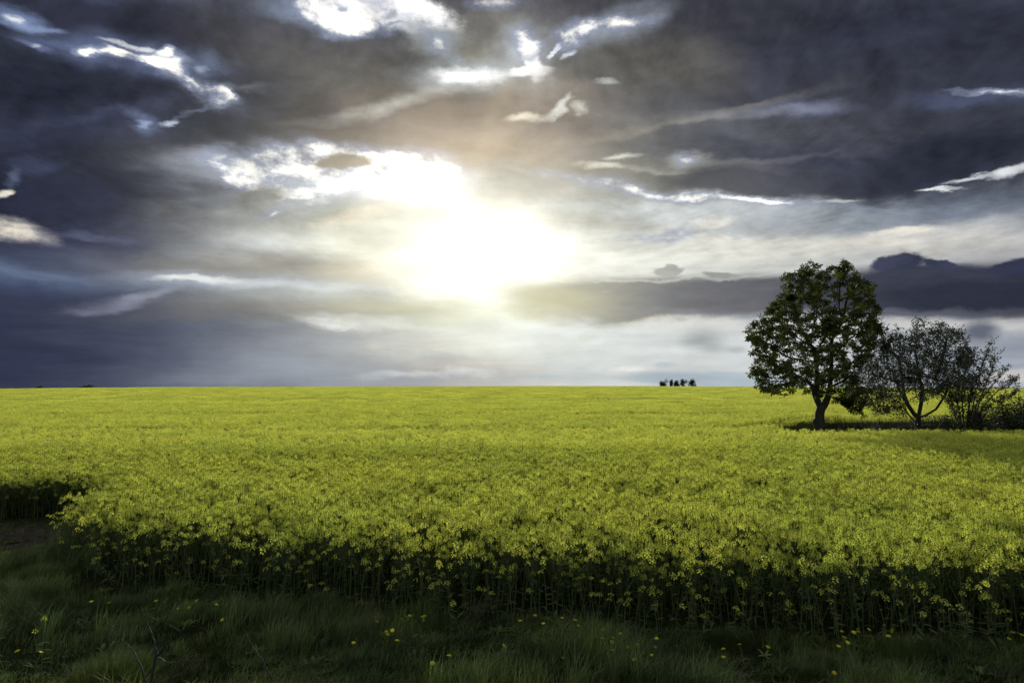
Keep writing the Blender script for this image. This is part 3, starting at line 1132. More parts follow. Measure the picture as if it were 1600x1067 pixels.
vi = np.where(u_ < .035, 9 + rng.integers(0, 3, len(X)), np.where(u_ > .975, 12, vi))
s = np.clip(0.85 + 1.2 * tall + rng.normal(0, .2, len(X)), .4, 1.5)
near_crop = np.clip(1 - (edge_y(X) - Y) / 1.2, 0, 1)
s = s * (1 + 0.25 * near_crop)
grass = scatter('grass', np.stack([X, Y, gz(X, Y)], 1), rng.uniform(-.9, .9, len(X)), np.stack([np.ones(len(X)), np.ones(len(X)), s], 1), vi, tufts)
tag(grass, 'dark green rough grass of the verge in front of the crop', 'grass', kind='stuff')
print('grass', len(X))

# rough growth on the strip under the trees
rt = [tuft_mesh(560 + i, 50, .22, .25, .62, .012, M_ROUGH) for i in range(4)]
X = rng.uniform(14.6, 46, 9000)
Y = rng.uniform(36.6, 43.6, 9000)
ok = in_strip(X, Y, .15)
X, Y = X[ok], Y[ok]
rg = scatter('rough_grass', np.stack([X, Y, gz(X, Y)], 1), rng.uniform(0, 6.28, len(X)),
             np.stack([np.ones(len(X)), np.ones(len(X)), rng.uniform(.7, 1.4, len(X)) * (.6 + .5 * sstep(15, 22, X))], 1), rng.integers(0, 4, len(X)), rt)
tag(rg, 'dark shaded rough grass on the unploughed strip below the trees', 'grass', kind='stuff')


def ground_at(px, py):
    """point of the land that the photo shows at px, py"""
    d = px_dir(px, py)
    t = 3.0
    for _ in range(40):
        p = EYE + d * t
        t += (p.z - float(gz(p.x, p.y))) / max(-d.z, 0.02) * 0.8
    p = EYE + d * t
    return Vector((p.x, p.y, float(gz(p.x, p.y))))


def tussock(px, py, w, h, n, seed, label):
    rnd = random.Random(seed)
    p = ground_at(px, py)
    mb = MB()
    for i in range(n):
        a = rnd.uniform(0, 6.28)
        r = w * (rnd.random() ** .7)
        blade(mb, Vector((r * math.cos(a), r * math.sin(a) * .8, -.01)), a + rnd.gauss(0, .6), h * rnd.uniform(.55, 1.05) * (1 - .35 * r / w), .007, rnd.uniform(.2, .7), rnd, 0, 4, 0.5)
    o = mb.build('grass_tussock', [M_GRASS], loc=p)
    tag(o, label, 'grass tussock', 'big tussocks in the verge')


tussock(498, 962, .27, .50, 900, 1, 'tall wind-bent grass tussock standing against the foot of the crop')
tussock(178, 1062, .50, .44, 1500, 2, 'broad soft grass tussock beside the bare sapling')
tussock(175, 962, .32, .42, 900, 3, 'upright grass tussock below the corner of the crop')
tussock(1140, 1010, .30, .34, 800, 4, 'grass tussock reaching into the crop beside three dandelions')
tussock(1420, 1024, .42, .34, 1000, 5, 'low rounded grass tussock just below the cluster of dandelions')
tussock(1255, 1062, .25, .30, 380, 6, 'splayed grass tussock with long arching blades at the bottom edge')
tussock(60, 905, .40, .38, 900, 7, 'grass tussock beside the bare trodden soil of the field corner')

# pale dry stalks at the foot of the crop
rnd = random.Random(3)
for px, py, lab in ((742, 962, 'clump of pale dry grass stalks at the foot of the crop above the dandelions'),
                    (70, 866, 'pale dry stalks lying on the trodden soil at the field corner')):
    p = ground_at(px, py)
    mb = MB()
    for i in range(70):
        a = rnd.uniform(0, 6.28)
        r = .24 * rnd.random()
        blade(mb, Vector((r * math.cos(a), r * math.sin(a), 0)), rnd.gauss(.4, 1.0), rnd.uniform(.18, .42), .005, rnd.uniform(.4, 1.5), rnd, 0, 3, .5)
    tag(mb.build('dry_grass_tuft', [M_DRY], loc=p), lab, 'dry grass', 'dry grass tufts')

# -------------------------------------------------------------------- dandelions
def dandelion(seed):
    rnd = random.Random(seed)
    st = MB()
    st.tube([(0, 0, -.02), (.006, 0, .1), (.0, .004, .19)], [.003, .0028, .0026], 5)
    for k in range(5):
        a = k * 1.26 + rnd.random()
        leaf_blade(st, Vector((0, 0, .01)), Vector((math.cos(a), math.sin(a), .7)), .13, .025, rnd)
    root = st.build('dandelion', [M_GRASS])
    fl = MB()
    for ring, (r, n, up) in enumerate(((.026, 22, .25), (.020, 18, .6), (.012, 12, 1.2))):
        for k in range(n):
            a = 2 * math.pi * (k + .5 * ring) / n + rnd.uniform(-.05, .05)
            d = Vector((math.cos(a), math.sin(a), up)).normalized()
            sd_ = Vector((-math.sin(a), math.cos(a), 0)) * .0034
            b, t = Vector((0, 0, .192 + .002 * ring)) + d * .002, Vector((0, 0, .192 + .002 * ring)) + d * r
            fl.add([b - sd_ * .4, b + sd_ * .4, t + sd_, t - sd_], [(0, 1, 2, 3)], 0)
    cup = [Vector((.008 * math.cos(k), .008 * math.sin(k), .192)) for k in np.linspace(0, 6.283, 7)[:-1]]
    fl.add(cup + [Vector((0, 0, .180))], [(k, (k + 1) % 6, 6) for k in range(6)], 1)
    fl.build('flower_head', [M_DANDELION, M_GRASS], root)
    return root


DAND = {
    'yellow dandelion in the tight cluster below the crop left of centre': [(637, 962), (655, 962), (660, 966), (654, 969)],
    'yellow dandelion in the loose group beneath the tight cluster left of centre': [(582, 974), (612, 981), (608, 987), (596, 991), (616, 1008)],
    'yellow dandelion in the row along the crop foot near the centre': [(813, 974), (834, 963), (850, 978), (878, 969), (897, 975), (899, 979)],
    'yellow dandelion in the thick bunch growing from one dark leafy clump': [(941, 984), (939, 989), (909, 998), (950, 1003), (957, 1000), (937, 1004)],
    'yellow dandelion in the scattered group right of the thick bunch': [(986, 1015), (959, 1021), (1000, 1005), (1014, 1011), (1023, 999), (1024, 1004), (1019, 1027), (995, 1037), (971, 992)],
    'yellow dandelion in the small trio before the tussock at the crop foot': [(1137, 1021), (1162, 1016), (1133, 1032)],
    'yellow dandelion in the cluster on the rounded tussock at the right': [(1314, 990), (1330, 988), (1347, 984), (1342, 994), (1317, 1003), (1311, 1000), (1309, 1014)],
    'yellow dandelion in the close pair or trio against the dark crop stems': [(1390, 988), (1388, 984), (1390, 999)],
    'yellow dandelion among the last three at the far right edge': [(1580, 995), (1589, 994), (1570, 999)],
    'yellow dandelion in the dark hollow under the corner of the crop': [(249, 938), (291, 944), (282, 950), (321, 935), (335, 945)],
    'small dandelion beside the upright tussock on the left': [(143, 942), (172, 944)],
    'single large dandelion alone in a pale grass patch near the centre': [(772, 1008)],
    'single dandelion by the foot of the large wind-bent tussock': [(551, 1005)],
    'lone dandelion in the middle of the dark left verge': [(356, 967)],
    'lone small dandelion low on the bottom edge above splayed grass': [(1297, 1048)],
    'lone dandelion between the small trio and the right cluster': [(1194, 1010)],
    'one of two small dandelions low in the grass at the centre': [(699, 1034), (673, 1039)],
    'small half-hidden dandelion low in the grass below the central row': [(875, 1034)],
    'small dandelion beside the lone rapeseed plant at the left edge': [(52, 1027), (7, 1030), (34, 1022)],
}
dproto = [dandelion(40 + i) for i in range(3)]
rnd = random.Random(8)
n = 0
for lab, spots in DAND.items():
    for px, py in spots:
        o = dproto[n] if n < 3 else copy_tree(dproto[rnd.randrange(3)])
        s = rnd.uniform(.8, 1.15)
        p = ground_at(px, py + 17 * s)
        o.location = p
        o.scale = (s * 1.1, s * 1.1, s)
        o.rotation_euler = (rnd.gauss(.25, .2), rnd.gauss(.1, .2), rnd.uniform(-1, 1))
        tag(o, lab, 'dandelion', 'dandelions in the verge' if len(spots) == 1 else 'dandelions: ' + lab.replace('yellow dandelion ', '').replace('small dandelion ', '').replace('one of two small dandelions ', ''))
        n += 1

# a stray rapeseed plant in the verge and another cut by the left edge
lone = rape_thing(951, few=0)
lone.location = ground_at(64, 1066)
lone.scale = (.75, .75, .62)
tag(lone, 'lone short rapeseed plant with one bright yellow head in the dark grass', 'rapeseed plant', 'stray rapeseed plants in the verge')
lone = rape_thing(952, few=1)
lone.location = ground_at(-4, 1046)
lone.scale = (.8, .8, .68)
tag(lone, 'stray rapeseed plant half cut off by the left edge of the photo', 'rapeseed plant', 'stray rapeseed plants in the verge')

# -------------------------------------------------------------------- bare sapling and sticks
def px_path(pts, depth):
    return [at(x, y, depth) for x, y in pts]


def wob(path, n=6, amp=.008, seed=0):
    rnd = random.Random(seed)
    out = []
    for i in range(len(path) - 1):
        for k in range(n):
            t = k / n
            p = path[i].lerp(path[i + 1], t)
            if i or k:
                p = p + Vector((rnd.gauss(0, amp), rnd.gauss(0, amp), rnd.gauss(0, amp)))
            out.append(p)
    out.append(path[-1])
    return out


D = 7.75
base = at(233, 1090, D)
base.z = float(gz(base.x, base.y))
root = empty('bare_sapling', base)
tag(root, 'leafless dark sapling with forking twigs standing in the grass', 'sapling')


def twig(name, path, r0, r1, parent, seed):
    p = wob(path, 5, .006, seed)
    k = len(p)
    mb = MB()
    mb.tube([q - base for q in p], list(np.linspace(r0, r1, k)), 7)
    return mb.build(name, [M_TWIG], parent, smooth=True)


st = twig('stem', [base + Vector((0, 0, -.05)), at(236, 1062, D), at(243, 1028, D), at(244, 1018, D)], .020, .014, root, 1)
twig('branch', [at(244, 1020, D), at(242, 1000, D + .05), at(233, 978, D + .15), at(222, 948, D + .2)], .011, .003, root, 2)
twig('branch', [at(244, 1026, D), at(256, 1011, D - .1), at(264, 1001, D - .15)], .011, .007, root, 3)
twig('branch', [at(245, 1026, D), at(262, 1035, D - .2), at(285, 1033, D - .35), at(318, 1030, D - .4)], .008, .003, root, 4)
twig('branch', [base + Vector((.02, 0, 0)), at(224, 1048, D), at(210, 1020, D + .1), at(190, 998, D + .2)], .012, .004, root, 5)
twig('branch', [base + Vector((.06, .03, 0)), at(266, 1056, D), at(288, 1042, D + .05), at(308, 1032, D + .1)], .009, .003, root, 6)

base = at(437, 1085, D)
base.z = float(gz(base.x, base.y))
root = empty('bare_stick', base)
tag(root, 'single thin leaning stick bare of leaves, right of the forked sapling', 'stick')
twig('stem', [base + Vector((0, 0, -.05)), at(428, 1062, D), at(408, 1030, D), at(390, 1001, D + .1), at(382, 985, D + .1)], .011, .003, root, 7)
base = at(383, 1085, D)
base.z = float(gz(base.x, base.y))
root = empty('pale_stalk', base)
tag(root, 'short pale broken stalk forked at the tip by the bottom edge', 'stalk')


def stalk(name, path, r0, r1, parent, seed):
    mb = MB()
    p = wob(path, 3, .003, seed)
    mb.tube([q - base for q in p], list(np.linspace(r0, r1, len(p))), 6)
    return mb.build(name, [M_DRY], parent)


stalk('stem', [base + Vector((0, 0, -.05)), at(383, 1068, D), at(384.5, 1058, D)], .007, .006, root, 1)
stalk('branch', [at(384.5, 1058, D), at(387.5, 1054, D)], .006, .004, root, 2)
stalk('branch', [at(384.5, 1058, D), at(381.5, 1054, D)], .005, .003, root, 3)

# ==================================================================== trees
def outline_rows(poly):
    xs_, zs_ = [p[0] for p in poly], [p[1] for p in poly]

    def inside(x, z):
        c = False
        j = len(poly) - 1
        for i in range(len(poly)):
            if (zs_[i] > z) != (zs_[j] > z) and x < (xs_[j] - xs_[i]) * (z - zs_[i]) / (zs_[j] - zs_[i] + 1e-12) + xs_[i]:
                c = not c
            j = i
        return c

    def row(z):
        hits = []
        j = len(poly) - 1
        for i in range(len(poly)):
            if (zs_[i] > z) != (zs_[j] > z):
                hits.append((xs_[j] - xs_[i]) * (z - zs_[i]) / (zs_[j] - zs_[i] + 1e-12) + xs_[i])
            j = i
        return (min(hits), max(hits)) if hits else None
    return inside, row, (min(xs_), max(xs_), min(zs_), max(zs_))


def fill_crown(poly, n, rnd, depth=0.85, shell=0.0):
    """points through the crown whose outline the photo shows; as deep as it is wide"""
    inside, row, (x0, x1, z0, z1) = outline_rows(poly)
    out = []
    while len(out) < n:
        x, z = rnd.uniform(x0, x1), rnd.uniform(z0, z1)
        if not inside(x, z):
            continue
        a, b = row(z)
        cx, hw = (a + b) / 2, (b - a) / 2
        t = max(0.0, 1 - ((x - cx) / hw) ** 2)
        hd = math.sqrt(t) * hw * depth
        y = rnd.uniform(-1, 1)
        if shell and rnd.random() < shell:
            r = max(abs(x - cx) / hw, abs(y))
            if r < .45:
                continue
        out.append(Vector((x, y * hd, z)))
    return out


def colonise(trunks, targets, step, reach, kill, iters, bias=0.15):
    """grow limbs from the trunk polylines towards the crown's points"""
    pos, par = [], []
    for path in trunks:
        prev = -1
        if isinstance(path[0], tuple):          # (node index to start from, points)
            prev, path = path[0][1], path[1:]
        for p in path:
            pos.append(np.array(p, float))
            par.append(prev)
            prev = len(pos) - 1
    P = np.array(pos)
    T = np.array([tuple(t) for t in targets])
    alive = np.ones(len(T), bool)
    start = len(P)
    for it in range(iters):
        idx_a = np.nonzero(alive)[0]
        if len(idx_a) == 0:
            break
        A = T[idx_a]
        d2 = ((A[:, None, :] - P[None, :, :]) ** 2).sum(2)
        nearest = d2.argmin(1)
        dist = np.sqrt(d2[np.arange(len(A)), nearest])
        use = dist < reach
        grow = {}
        for i in np.nonzero(use)[0]:
            v = A[i] - P[nearest[i]]
            grow.setdefault(int(nearest[i]), []).append(v / (np.linalg.norm(v) + 1e-9))
        if not grow:
            reach *= 1.3
            if reach > 60:
                break
            continue
        new = []
        for k, vsum in grow.items():
            v = np.sum(vsum, 0)
            v = v / (np.linalg.norm(v) + 1e-9) + np.array([rng.normal(0, .12), rng.normal(0, .12), bias + rng.normal(0, .1)])
            v /= np.linalg.norm(v) + 1e-9
            new.append((P[k] + v * step, k))
        newP = np.array([q[0] for q in new])
        par.extend([q[1] for q in new])
        P = np.vstack([P, newP])
        d2 = ((T[idx_a][:, None, :] - newP[None, :, :]) ** 2).sum(2).min(1)
        alive[idx_a[d2 < kill * kill]] = False
    return P, par


def limbs(mb, P, par, tip_r, power, sides=7, mi=0, rmax=None, stout=None):
    n = len(P)
    kids = [[] for _ in range(n)]
    for i, p in enumerate(par):
        if p >= 0:
            kids[p].append(i)
    rad = np.zeros(n)
    for i in range(n - 1, -1, -1):
        rad[i] = tip_r if not kids[i] else sum(rad[k] ** power for k in kids[i]) ** (1 / power)
    if stout is not None:
        rad[:len(stout)] = np.maximum(rad[:len(stout)], stout)
    if rmax:
        rad = np.minimum(rad, rmax)
    done = set()
    for i in range(n):
        if par[i] == -1 or len(kids[par[i]]) > 1 and i != max(kids[par[i]], key=lambda k: rad[k]):
            chain = [i] if par[i] == -1 else [par[i], i]
            r = [rad[i]] if par[i] == -1 else [rad[i], rad[i]]
            while kids[chain[-1]]:
                k = max(kids[chain[-1]], key=lambda q: rad[q])
                chain.append(k)
                r.append(rad[k])
            if len(chain) > 1:
                s = sides if r[0] > .05 else (5 if r[0] > .02 else 3)
                mb.tube([Vector(P[c]) for c in chain], r, s, mi, False)
    tips = [i for i in range(n) if not kids[i]]
    return rad, kids, tips


def leaflet(mb, p, d, nrm_, length, width, mi=0):
    d = d.normalized()
    s = d.cross(nrm_)
    s = s.normalized() if s.length > 1e-5 else d.orthogonal().normalized()
    nn = s.cross(d)
    m = p + d * length * .58 - nn * length * .06
    e = p + d * length - nn * length * .16
    mb.add([p, m - s * width * .5, e, m + s * width * .5, p + d * length * .3 - nn * .01], [(0, 1, 4), (1, 2, 4), (2, 3, 4), (3, 0, 4)], mi)


def palmate(mb, p, d, rnd, size):
    """hand-shaped leaf of five to seven drooping leaflets"""
    d, a, b = frame(d)
    k = rnd.choice((5, 6, 7))
    for i in range(k):
        t = 2 * math.pi * i / k + rnd.uniform(-.15, .15)
        o = (a * math.cos(t) + b * math.sin(t)) + d * .25 + Vector((0, 0, -.55))
        leaflet(mb, p, o, d, size * rnd.uniform(.8, 1.15), size * .36)


def zoom(X, Y):
    """from the enlarged view of the trees to photo pixels"""
    return 1100 + X / 3.2, 380 + Y / 3.2


def local(X, Y, depth, base):
    q = at(*zoom(X, Y), depth) - base
    return Vector((q.x, 0, q.z))


# --- the horse chestnut
rng = np.random.default_rng(5)
rnd = random.Random(21)
TD = 39.0
bx, by = zoom(577, 912)
base = at(bx, by, TD)
base.z = float(gz(base.x, base.y))
chestnut = empty('chestnut_tree', base)
tag(chestnut, 'tall broad leafy tree with a thick forked trunk, the biggest in the field', 'tree', 'trees on the strip')
L = lambda X, Y: local(X, Y, TD, base)
poly = [(510, 95), (470, 120), (405, 140), (415, 210), (390, 245), (365, 295), (315, 335), (260, 375), (220, 435), (228, 520), (258, 590), (245, 655),
        (300, 752), (390, 770), (470, 718), (540, 715), (600, 770), (650, 820), (700, 805), (760, 862), (805, 850), (790, 740), (760, 680), (810, 560),
        (850, 500), (878, 430), (845, 370), (862, 320), (800, 285), (848, 245), (835, 190), (780, 200), (745, 110), (690, 92), (635, 92), (598, 150), (572, 158), (545, 110)]
poly = [(L(X, Y).x, L(X, Y).z) for X, Y in poly]
targets = fill_crown(poly, 2000, rnd, .85, .3)
ground_z = -0.25
tr = [[Vector((0, 0, ground_z)), Vector((0, 0, .25)), L(577, 880), L(578, 850), L(585, 825)],
      [(0, 4), L(565, 790), L(545, 750), L(532, 715), L(505, 690)],
      [(0, 6), L(568, 720), L(572, 660), L(570, 590), L(560, 520)],
      [(0, 4), L(610, 800), L(628, 765), L(640, 720), L(650, 650), L(655, 570), L(660, 480)],
      [(0, 15), L(690, 690), L(730, 660)]]
for k, path in enumerate(tr):
    for j, p in enumerate(path):
        if isinstance(p, Vector) and k:
            p.y += (.25 * j) * (-1 if k in (1, 4) else 1) * .35
P, par = colonise(tr, targets, .22, 3.0, .30, 70, .12)
mb = MB()
rad, kids, tips = limbs(mb, P, par, .010, 2.25, sides=10, rmax=.30,
                        stout=[.28, .265, .26, .255, .25, .175, .16, .13, .08, .15, .12, .09, .06, .20, .17, .14, .11, .08, .05, .07, .05])
# flare and root swell at the foot, boss on the bark
mb.tube([(0, 0, ground_z - .1), (0, 0, ground_z + .2), (0.0, 0, .1), L(577, 884)], [.40, .35, .315, .29], 14, 0, False)
mb.tube([L(560, 902), L(558, 893), L(560, 884), L(566, 876)], [.08, .17, .16, .06], 10, 0, True)
mb.build('trunk', [M_BARK], chestnut, smooth=True)
lf = MB()
inside, row, _ = outline_rows(poly)
fine = [i for i in range(len(P)) if rad[i] < .017]
for i in fine:
    q0 = P[i] * .9
    if mnoise.noise(Vector((q0[0], q0[1] + 9, q0[2]))) < -.26:
        continue
    k = (4 if not kids[i] else (2 if rnd.random() < .6 else 1))
    for j in range(k):
        p = Vector(P[i]) + Vector((rnd.gauss(0, .11), rnd.gauss(0, .11), rnd.gauss(0, .09)))
        d = Vector((rnd.gauss(0, .5), rnd.gauss(0, .5), rnd.uniform(.2, 1)))
        palmate(lf, p, d, rnd, rnd.uniform(.21, .33))
lf.build('crown', [M_CHESTNUT], chestnut)
print('chestnut', len(P), len(lf.f))


def small_leaves(lf, P, rad, kids, rnd, rmax, per, size, spread, mi_fn=None, seed=3.0):
    for i in range(len(P)):
        if rad[i] > rmax or mnoise.noise(Vector(P[i] * 1.5) + Vector((seed, 0, 0))) < -.2:
            continue
        for j in range(per if not kids[i] else max(1, per // 2)):
            p = Vector(P[i]) + Vector((rnd.gauss(0, spread), rnd.gauss(0, spread), rnd.gauss(0, spread)))
            d = Vector((rnd.gauss(0, 1), rnd.gauss(0, 1), rnd.gauss(0.2, .7)))
            if d.length < .1:
                continue
            leaflet(lf, p, d, Vector((rnd.gauss(0, 1), rnd.gauss(0, 1), 1)), size * rnd.uniform(.6, 1.3), size * .6, mi_fn(p) if mi_fn else 0)


# --- the smaller blossoming tree
rng = np.random.default_rng(8)
rnd = random.Random(33)
TD2 = 38.6
base = at(*zoom(1065, 915), TD2)
base.z = float(gz(base.x, base.y))
haw = empty('hawthorn_tree', base)
tag(haw, 'smaller grey-leaved tree of many spreading stems, beside the tall tree', 'tree', 'trees on the strip')
L = lambda X, Y: local(X, Y, TD2, base)
poly = [(1078, 365), (1040, 400), (1030, 450), (985, 480), (955, 440), (920, 430), (880, 480), (860, 540), (800, 600), (770, 640), (760, 700), (750, 780),
        (790, 810), (840, 850), (890, 865), (940, 840), (960, 880), (1010, 880), (1010, 800), (1100, 720), (1190, 790), (1260, 800), (1320, 790), (1350, 700), (1345, 610), (1330, 540), (1290, 500),
        (1280, 445), (1220, 420), (1185, 385), (1150, 440), (1110, 380)]
poly = [(L(X, Y).x, L(X, Y).z) for X, Y in poly]
targets = fill_crown(poly, 2600, rnd, .8, .1)
tr = [[Vector((0, 0, -.3)), L(1068, 900), L(1072, 870)],
      [(0, 2), L(1040, 850), L(1000, 800), L(965, 760), L(935, 700)],
      [(0, 2), L(1090, 800), L(1100, 730), L(1085, 640), L(1075, 540)],
      [(0, 2), L(1120, 860), L(1180, 830), L(1230, 770), L(1275, 700)],
      [(0, 4), L(1005, 740), L(1010, 660), L(1000, 580)],
      [(0, 9), L(1140, 680), L(1160, 600), L(1170, 510)],
      [(0, 1), L(1040, 880), L(1010, 850), L(985, 820)]]
for k, path in enumerate(tr):
    for j, p in enumerate(path):
        if isinstance(p, Vector) and k:
            p.y += .3 * j * [0, -.5, .3, .6, .6, -.8, -.3][k]
P, par = colonise(tr, targets, .16, 2.6, .20, 80, .16)
mb = MB()
rad, kids, tips = limbs(mb, P, par, .0065, 2.1, sides=8, rmax=.15)
mb.tube([(0, 0, -.35), (0, 0, -.1), L(1068, 896)], [.24, .19, .15], 10, 0, False)
lf = MB()
outer = [i for i in tips if P[i][2] > 1.6]
for i in rnd.sample(outer, min(150, len(outer))):           # upright young shoots beyond the crown
    p = Vector(P[i])
    ax = Vector((p.x * .16 + rnd.gauss(0, .15), rnd.gauss(0, .2), 1)).normalized()
    ln = rnd.uniform(.25, .7)
    mb.tube([p, p + ax * ln * .5 + Vector((rnd.gauss(0, .02), 0, 0)), p + ax * ln], [.006, .005, .003], 3, 0, False)
    for t in np.linspace(.1, 1, 7):
        for z_ in range(3):
            leaflet(lf, p + ax * ln * t + Vector((rnd.gauss(0, .03), rnd.gauss(0, .03), 0)), Vector((rnd.gauss(0, 1), rnd.gauss(0, 1), .5)), Vector((rnd.gauss(0, 1), rnd.gauss(0, 1), 1)), .11, .06)
mb.build('trunk', [M_BARK], haw, smooth=True)
small_leaves(lf, P, rad, kids, rnd, .014, 20, .12, .11)
lf.build('crown', [M_HAW], haw)
bl = MB()
c = L(830, 720)
for i in range(len(P)):
    if rad[i] > .014:
        continue
    p0 = Vector(P[i])
    wgt = math.exp(-((p0.x - c.x) / 1.3) ** 2 - ((p0.z - c.z) / 1.4) ** 2) * .8 + .03
    if rnd.random() < wgt:
        for j in range(6):
            p = p0 + Vector((rnd.gauss(0, .07), rnd.gauss(0, .07), rnd.gauss(0, .06)))
            leaflet(bl, p, Vector((rnd.gauss(0, 1), rnd.gauss(-.3, 1), rnd.gauss(.3, 1))), Vector((0, -.4, 1)), .05, .05)
tag(bl.build('blossom', [M_BLOSSOM], haw), 'pale greyish blossom on the lower left boughs')
print('hawthorn', len(P), len(lf.f))

# --- the loose young tree at the right
rnd = random.Random(44)
TD3 = 38.2
base = at(*zoom(1290, 920), TD3)
base.z = float(gz(base.x, base.y))
young = empty('young_tree', base)
tag(young, 'thin young tree with straight leaning stems and sparse leaves', 'tree', 'trees on the strip')
L = lambda X, Y: local(X, Y, TD3, base)
lf, mb = MB(), MB()
stems = [[(1290, 920), (1270, 890), (1235, 830), (1215, 790)], [(1290, 920), (1275, 850), (1262, 760), (1270, 660), (1290, 560)], [(1300, 900), (1300, 800), (1310, 700), (1335, 600), (1345, 540)],
         [(1305, 900), (1322, 800), (1328, 720), (1370, 620), (1405, 515)], [(1310, 900), (1360, 820), (1410, 720), (1440, 650), (1470, 560)], [(1310, 905), (1390, 820), (1450, 750), (1510, 710), (1550, 690)],
         [(1312, 905), (1400, 850), (1470, 800), (1540, 740)], [(1300, 900), (1340, 780), (1390, 690), (1420, 600)], [(1300, 900), (1318, 760), (1360, 660), (1365, 560)], [(1310, 900), (1375, 790), (1430, 710), (1495, 640)],
         [(1308, 905), (1350, 860), (1420, 790), (1490, 760)], [(1290, 915), (1290, 830), (1250, 720), (1240, 640)]]
for s_i, path in enumerate(stems):
    q = [L(X, Y) for X, Y in path]
    q[0].z = -.2
    dy = rnd.uniform(-.9, .9)
    for j, p in enumerate(q):
        p.y += dy * j / (len(q) - 1)
    q = wob(q, 4, .02, s_i)
    mb.tube(q, list(np.linspace(.045, .006, len(q))), 6, 0, False)
    for j in range(3, len(q)):
        for m in range(3):
            if rnd.random() < .85:
                a = rnd.uniform(0, 6.28)
                e = q[j] + Vector((math.cos(a) * .3, math.sin(a) * .3, rnd.uniform(.1, .5))) * rnd.uniform(.4, 1.3)
                mb.tube([q[j], q[j].lerp(e, .5) + Vector((0, 0, .03)), e], [.008, .006, .004], 3, 0, False)
                for t in np.linspace(.25, 1, 5):
                    c0 = q[j].lerp(e, t)
                    for z_ in range(4):
                        p = c0 + Vector((rnd.gauss(0, .05), rnd.gauss(0, .05), rnd.gauss(0, .05)))
                        leaflet(lf, p, Vector((rnd.gauss(0, 1), rnd.gauss(0, 1), rnd.gauss(.3, .8))), Vector((rnd.gauss(0, 1), rnd.gauss(0, 1), 1)), .11, .06)
mb.build('trunk', [M_BARK], young, smooth=True)
lf.build('crown', [M_HAW], young)


# --- low dark bushes beside them
def bush(px, py, depth, w, h, n, seed, label, name='bush', leaf=.10, m=None, group='bushes on the strip', deep=.8, mode=None):
    rnd = random.Random(seed)
    b = at(px, py, depth)
    b.z = float(gz(b.x, b.y))
    root = empty(name, b)
    tag(root, label, 'bush', group)
    mb, lf = MB(), MB()
    ns = 16
    for k in range(ns):
        a = rnd.uniform(0, 6.28)
        r = rnd.random() ** .6
        top = Vector((math.cos(a) * r * w, math.sin(a) * r * w * deep, h * math.sqrt(max(.1, 1 - .75 * r * r)) * rnd.uniform(.75, 1.08)))
        foot = Vector((top.x * .35, top.y * .35, -.1))
        q = wob([foot, foot.lerp(top, .5) + Vector((0, 0, h * .12)), top], 3, h * .02, seed * 9 + k)
        mb.tube(q, list(np.linspace(.02 * h, .004 * h, len(q))), 4, 0, False)
        for _ in range(n // ns):
            t = rnd.uniform(.12, 1.02)
            c0 = foot.lerp(top, t)
            p = c0 + Vector((rnd.gauss(0, .16 * w), rnd.gauss(0, .16 * w), rnd.gauss(0, .08 * h)))
            p.z = max(p.z, .02)
            leaflet(lf, p, Vector((rnd.gauss(0, 1), rnd.gauss(0, 1), rnd.gauss(.2, .8))), Vector((rnd.gauss(0, 1), rnd.gauss(0, 1), 1)), leaf * rnd.uniform(.7, 1.3), leaf * .6)
    mb.build('stem', [M_BARK], root)
    lf.build('foliage', [m or M_HEDGE], root)
    return root


bush(1462, 668, 38.0, 1.3, 1.45, 5200, 1, 'small rounded dark bush behind the rail, under the grey-leaved tree')
bush(1532, 670, 37.9, 1.15, 1.75, 5600, 2, 'dense dark bush at the foot of the thin young tree')
bush(1568, 670, 38.4, 1.45, 1.85, 6600, 3, 'wide dark bush between the young tree and the picture edge')
bush(1606, 670, 38.2, 1.2, 2.5, 6200, 4, 'tallest dark bush, cut off by the right edge of the photo')

# --- rail under the grey-leaved tree
RD = 37.6
a, b = at(1442, 649.5, RD), at(1498, 649.5, RD)
rb = a.copy()
rb.z = float(gz(a.x, a.y))
rail = empty('metal_railing', rb)
tag(rail, 'thin pale metal rail on slim posts below the grey-leaved tree', 'railing')
mb = MB()
mb.tube([a - rb + Vector((-.03, 0, 0)), (a + b) / 2 - rb, b - rb], [.014, .014, .014], 8)
mb.build('rail', [M_RAIL], rail, smooth=True)
for x in (1441, 1475, 1497):
    t = at(x, 650, RD) - rb
    mb = MB()
    mb.tube([Vector((t.x, 0, -.3)), Vector((t.x, 0, t.z - .018))], [.014, .014], 8)
    mb.build('post', [M_BARK], rail)

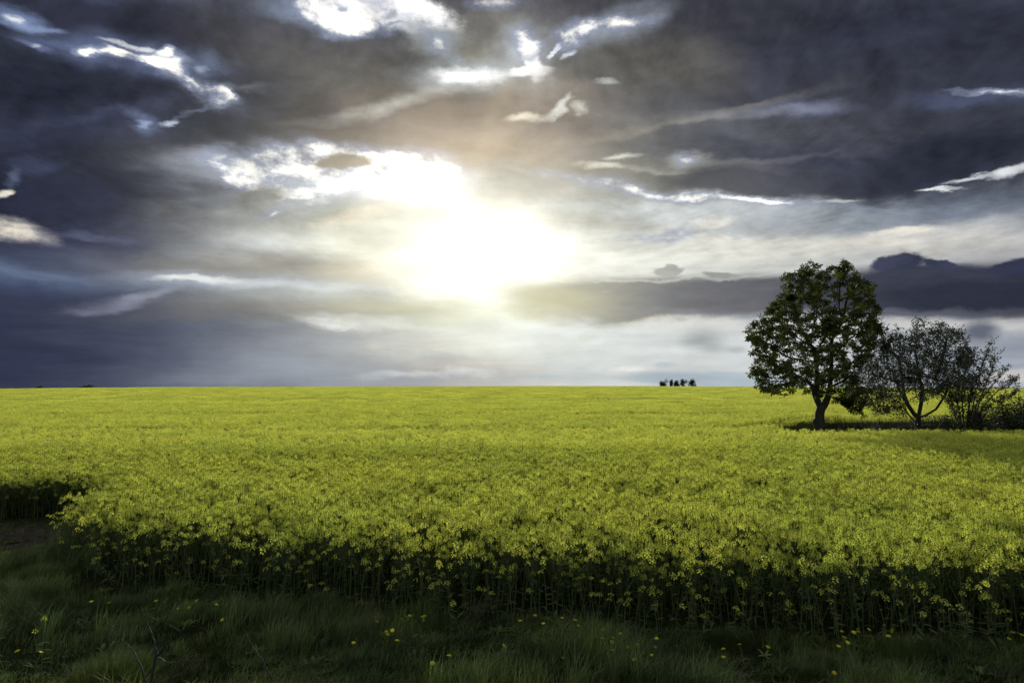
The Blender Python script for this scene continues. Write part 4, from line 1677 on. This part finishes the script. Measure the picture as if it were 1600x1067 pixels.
# --- trees showing above the crest
def far_tree(px, w_px, top_py, depth, seed, label, name='far_tree', cat='tree', group='small trees beyond the crest'):
    rnd = random.Random(seed)
    c = at(px, top_py, depth)
    gzv = float(gz(c.x, c.y))
    root = empty(name, (c.x, c.y, gzv))
    tag(root, label, cat, group)
    h = c.z - gzv
    w = w_px / FPX * depth * .5
    mb, lf = MB(), MB()
    mb.tube([(0, 0, -.2), (0.05, 0, h * .3), (0, 0, h * .75)], [.22, .16, .05], 7, 0, False)
    lobes = []
    for k in range(11):
        a = rnd.uniform(0, 6.28)
        r = rnd.uniform(.1, .75)
        lobes.append(Vector((math.cos(a) * w * r, math.sin(a) * w * r, h * rnd.uniform(.45, .88))))
        mb.tube([(0, 0, h * .3), lobes[-1] * .6 + Vector((0, 0, h * .12)), lobes[-1]], [.09, .06, .02], 4, 0, False)
    for _ in range(1000):
        q = rnd.choice(lobes)
        p = q + Vector((rnd.gauss(0, .24 * w), rnd.gauss(0, .24 * w), rnd.gauss(0, .075 * h)))
        if p.z > h * 1.02:
            continue
        leaflet(lf, p, Vector((rnd.gauss(0, 1), rnd.gauss(0, 1), rnd.gauss(0, 1))), Vector((rnd.gauss(0, 1), rnd.gauss(0, 1), 1)), .42, .3)
    mb.build('trunk', [M_BARK], root)
    lf.build('crown', [M_FAR], root)


for k, (px, w, ty, lab) in enumerate(((1036.5, 15, 592, 'broad small far tree at the left end of the skyline row of five'),
                                      (1048.8, 6, 593, 'thinnest far tree of the row of five on the skyline'),
                                      (1057, 9, 594, 'far tree in the middle of the row of five on the skyline'),
                                      (1067.5, 11, 592.5, 'far tree next to the widest of the row of five on the skyline'),
                                      (1081.5, 15, 591.5, 'widest and tallest far tree, right end of the row of five'))):
    far_tree(px, w, ty, 330, 60 + k, lab)
far_tree(60, 13, 603.0, 300, 71, 'tiny dark bush peeping over the skyline near the left edge', 'far_bush', 'bush', 'bushes beyond the crest')
far_tree(133, 24, 601.6, 300, 72, 'low wide dark bush peeping over the skyline, the larger of two at left', 'far_bush', 'bush', 'bushes beyond the crest')
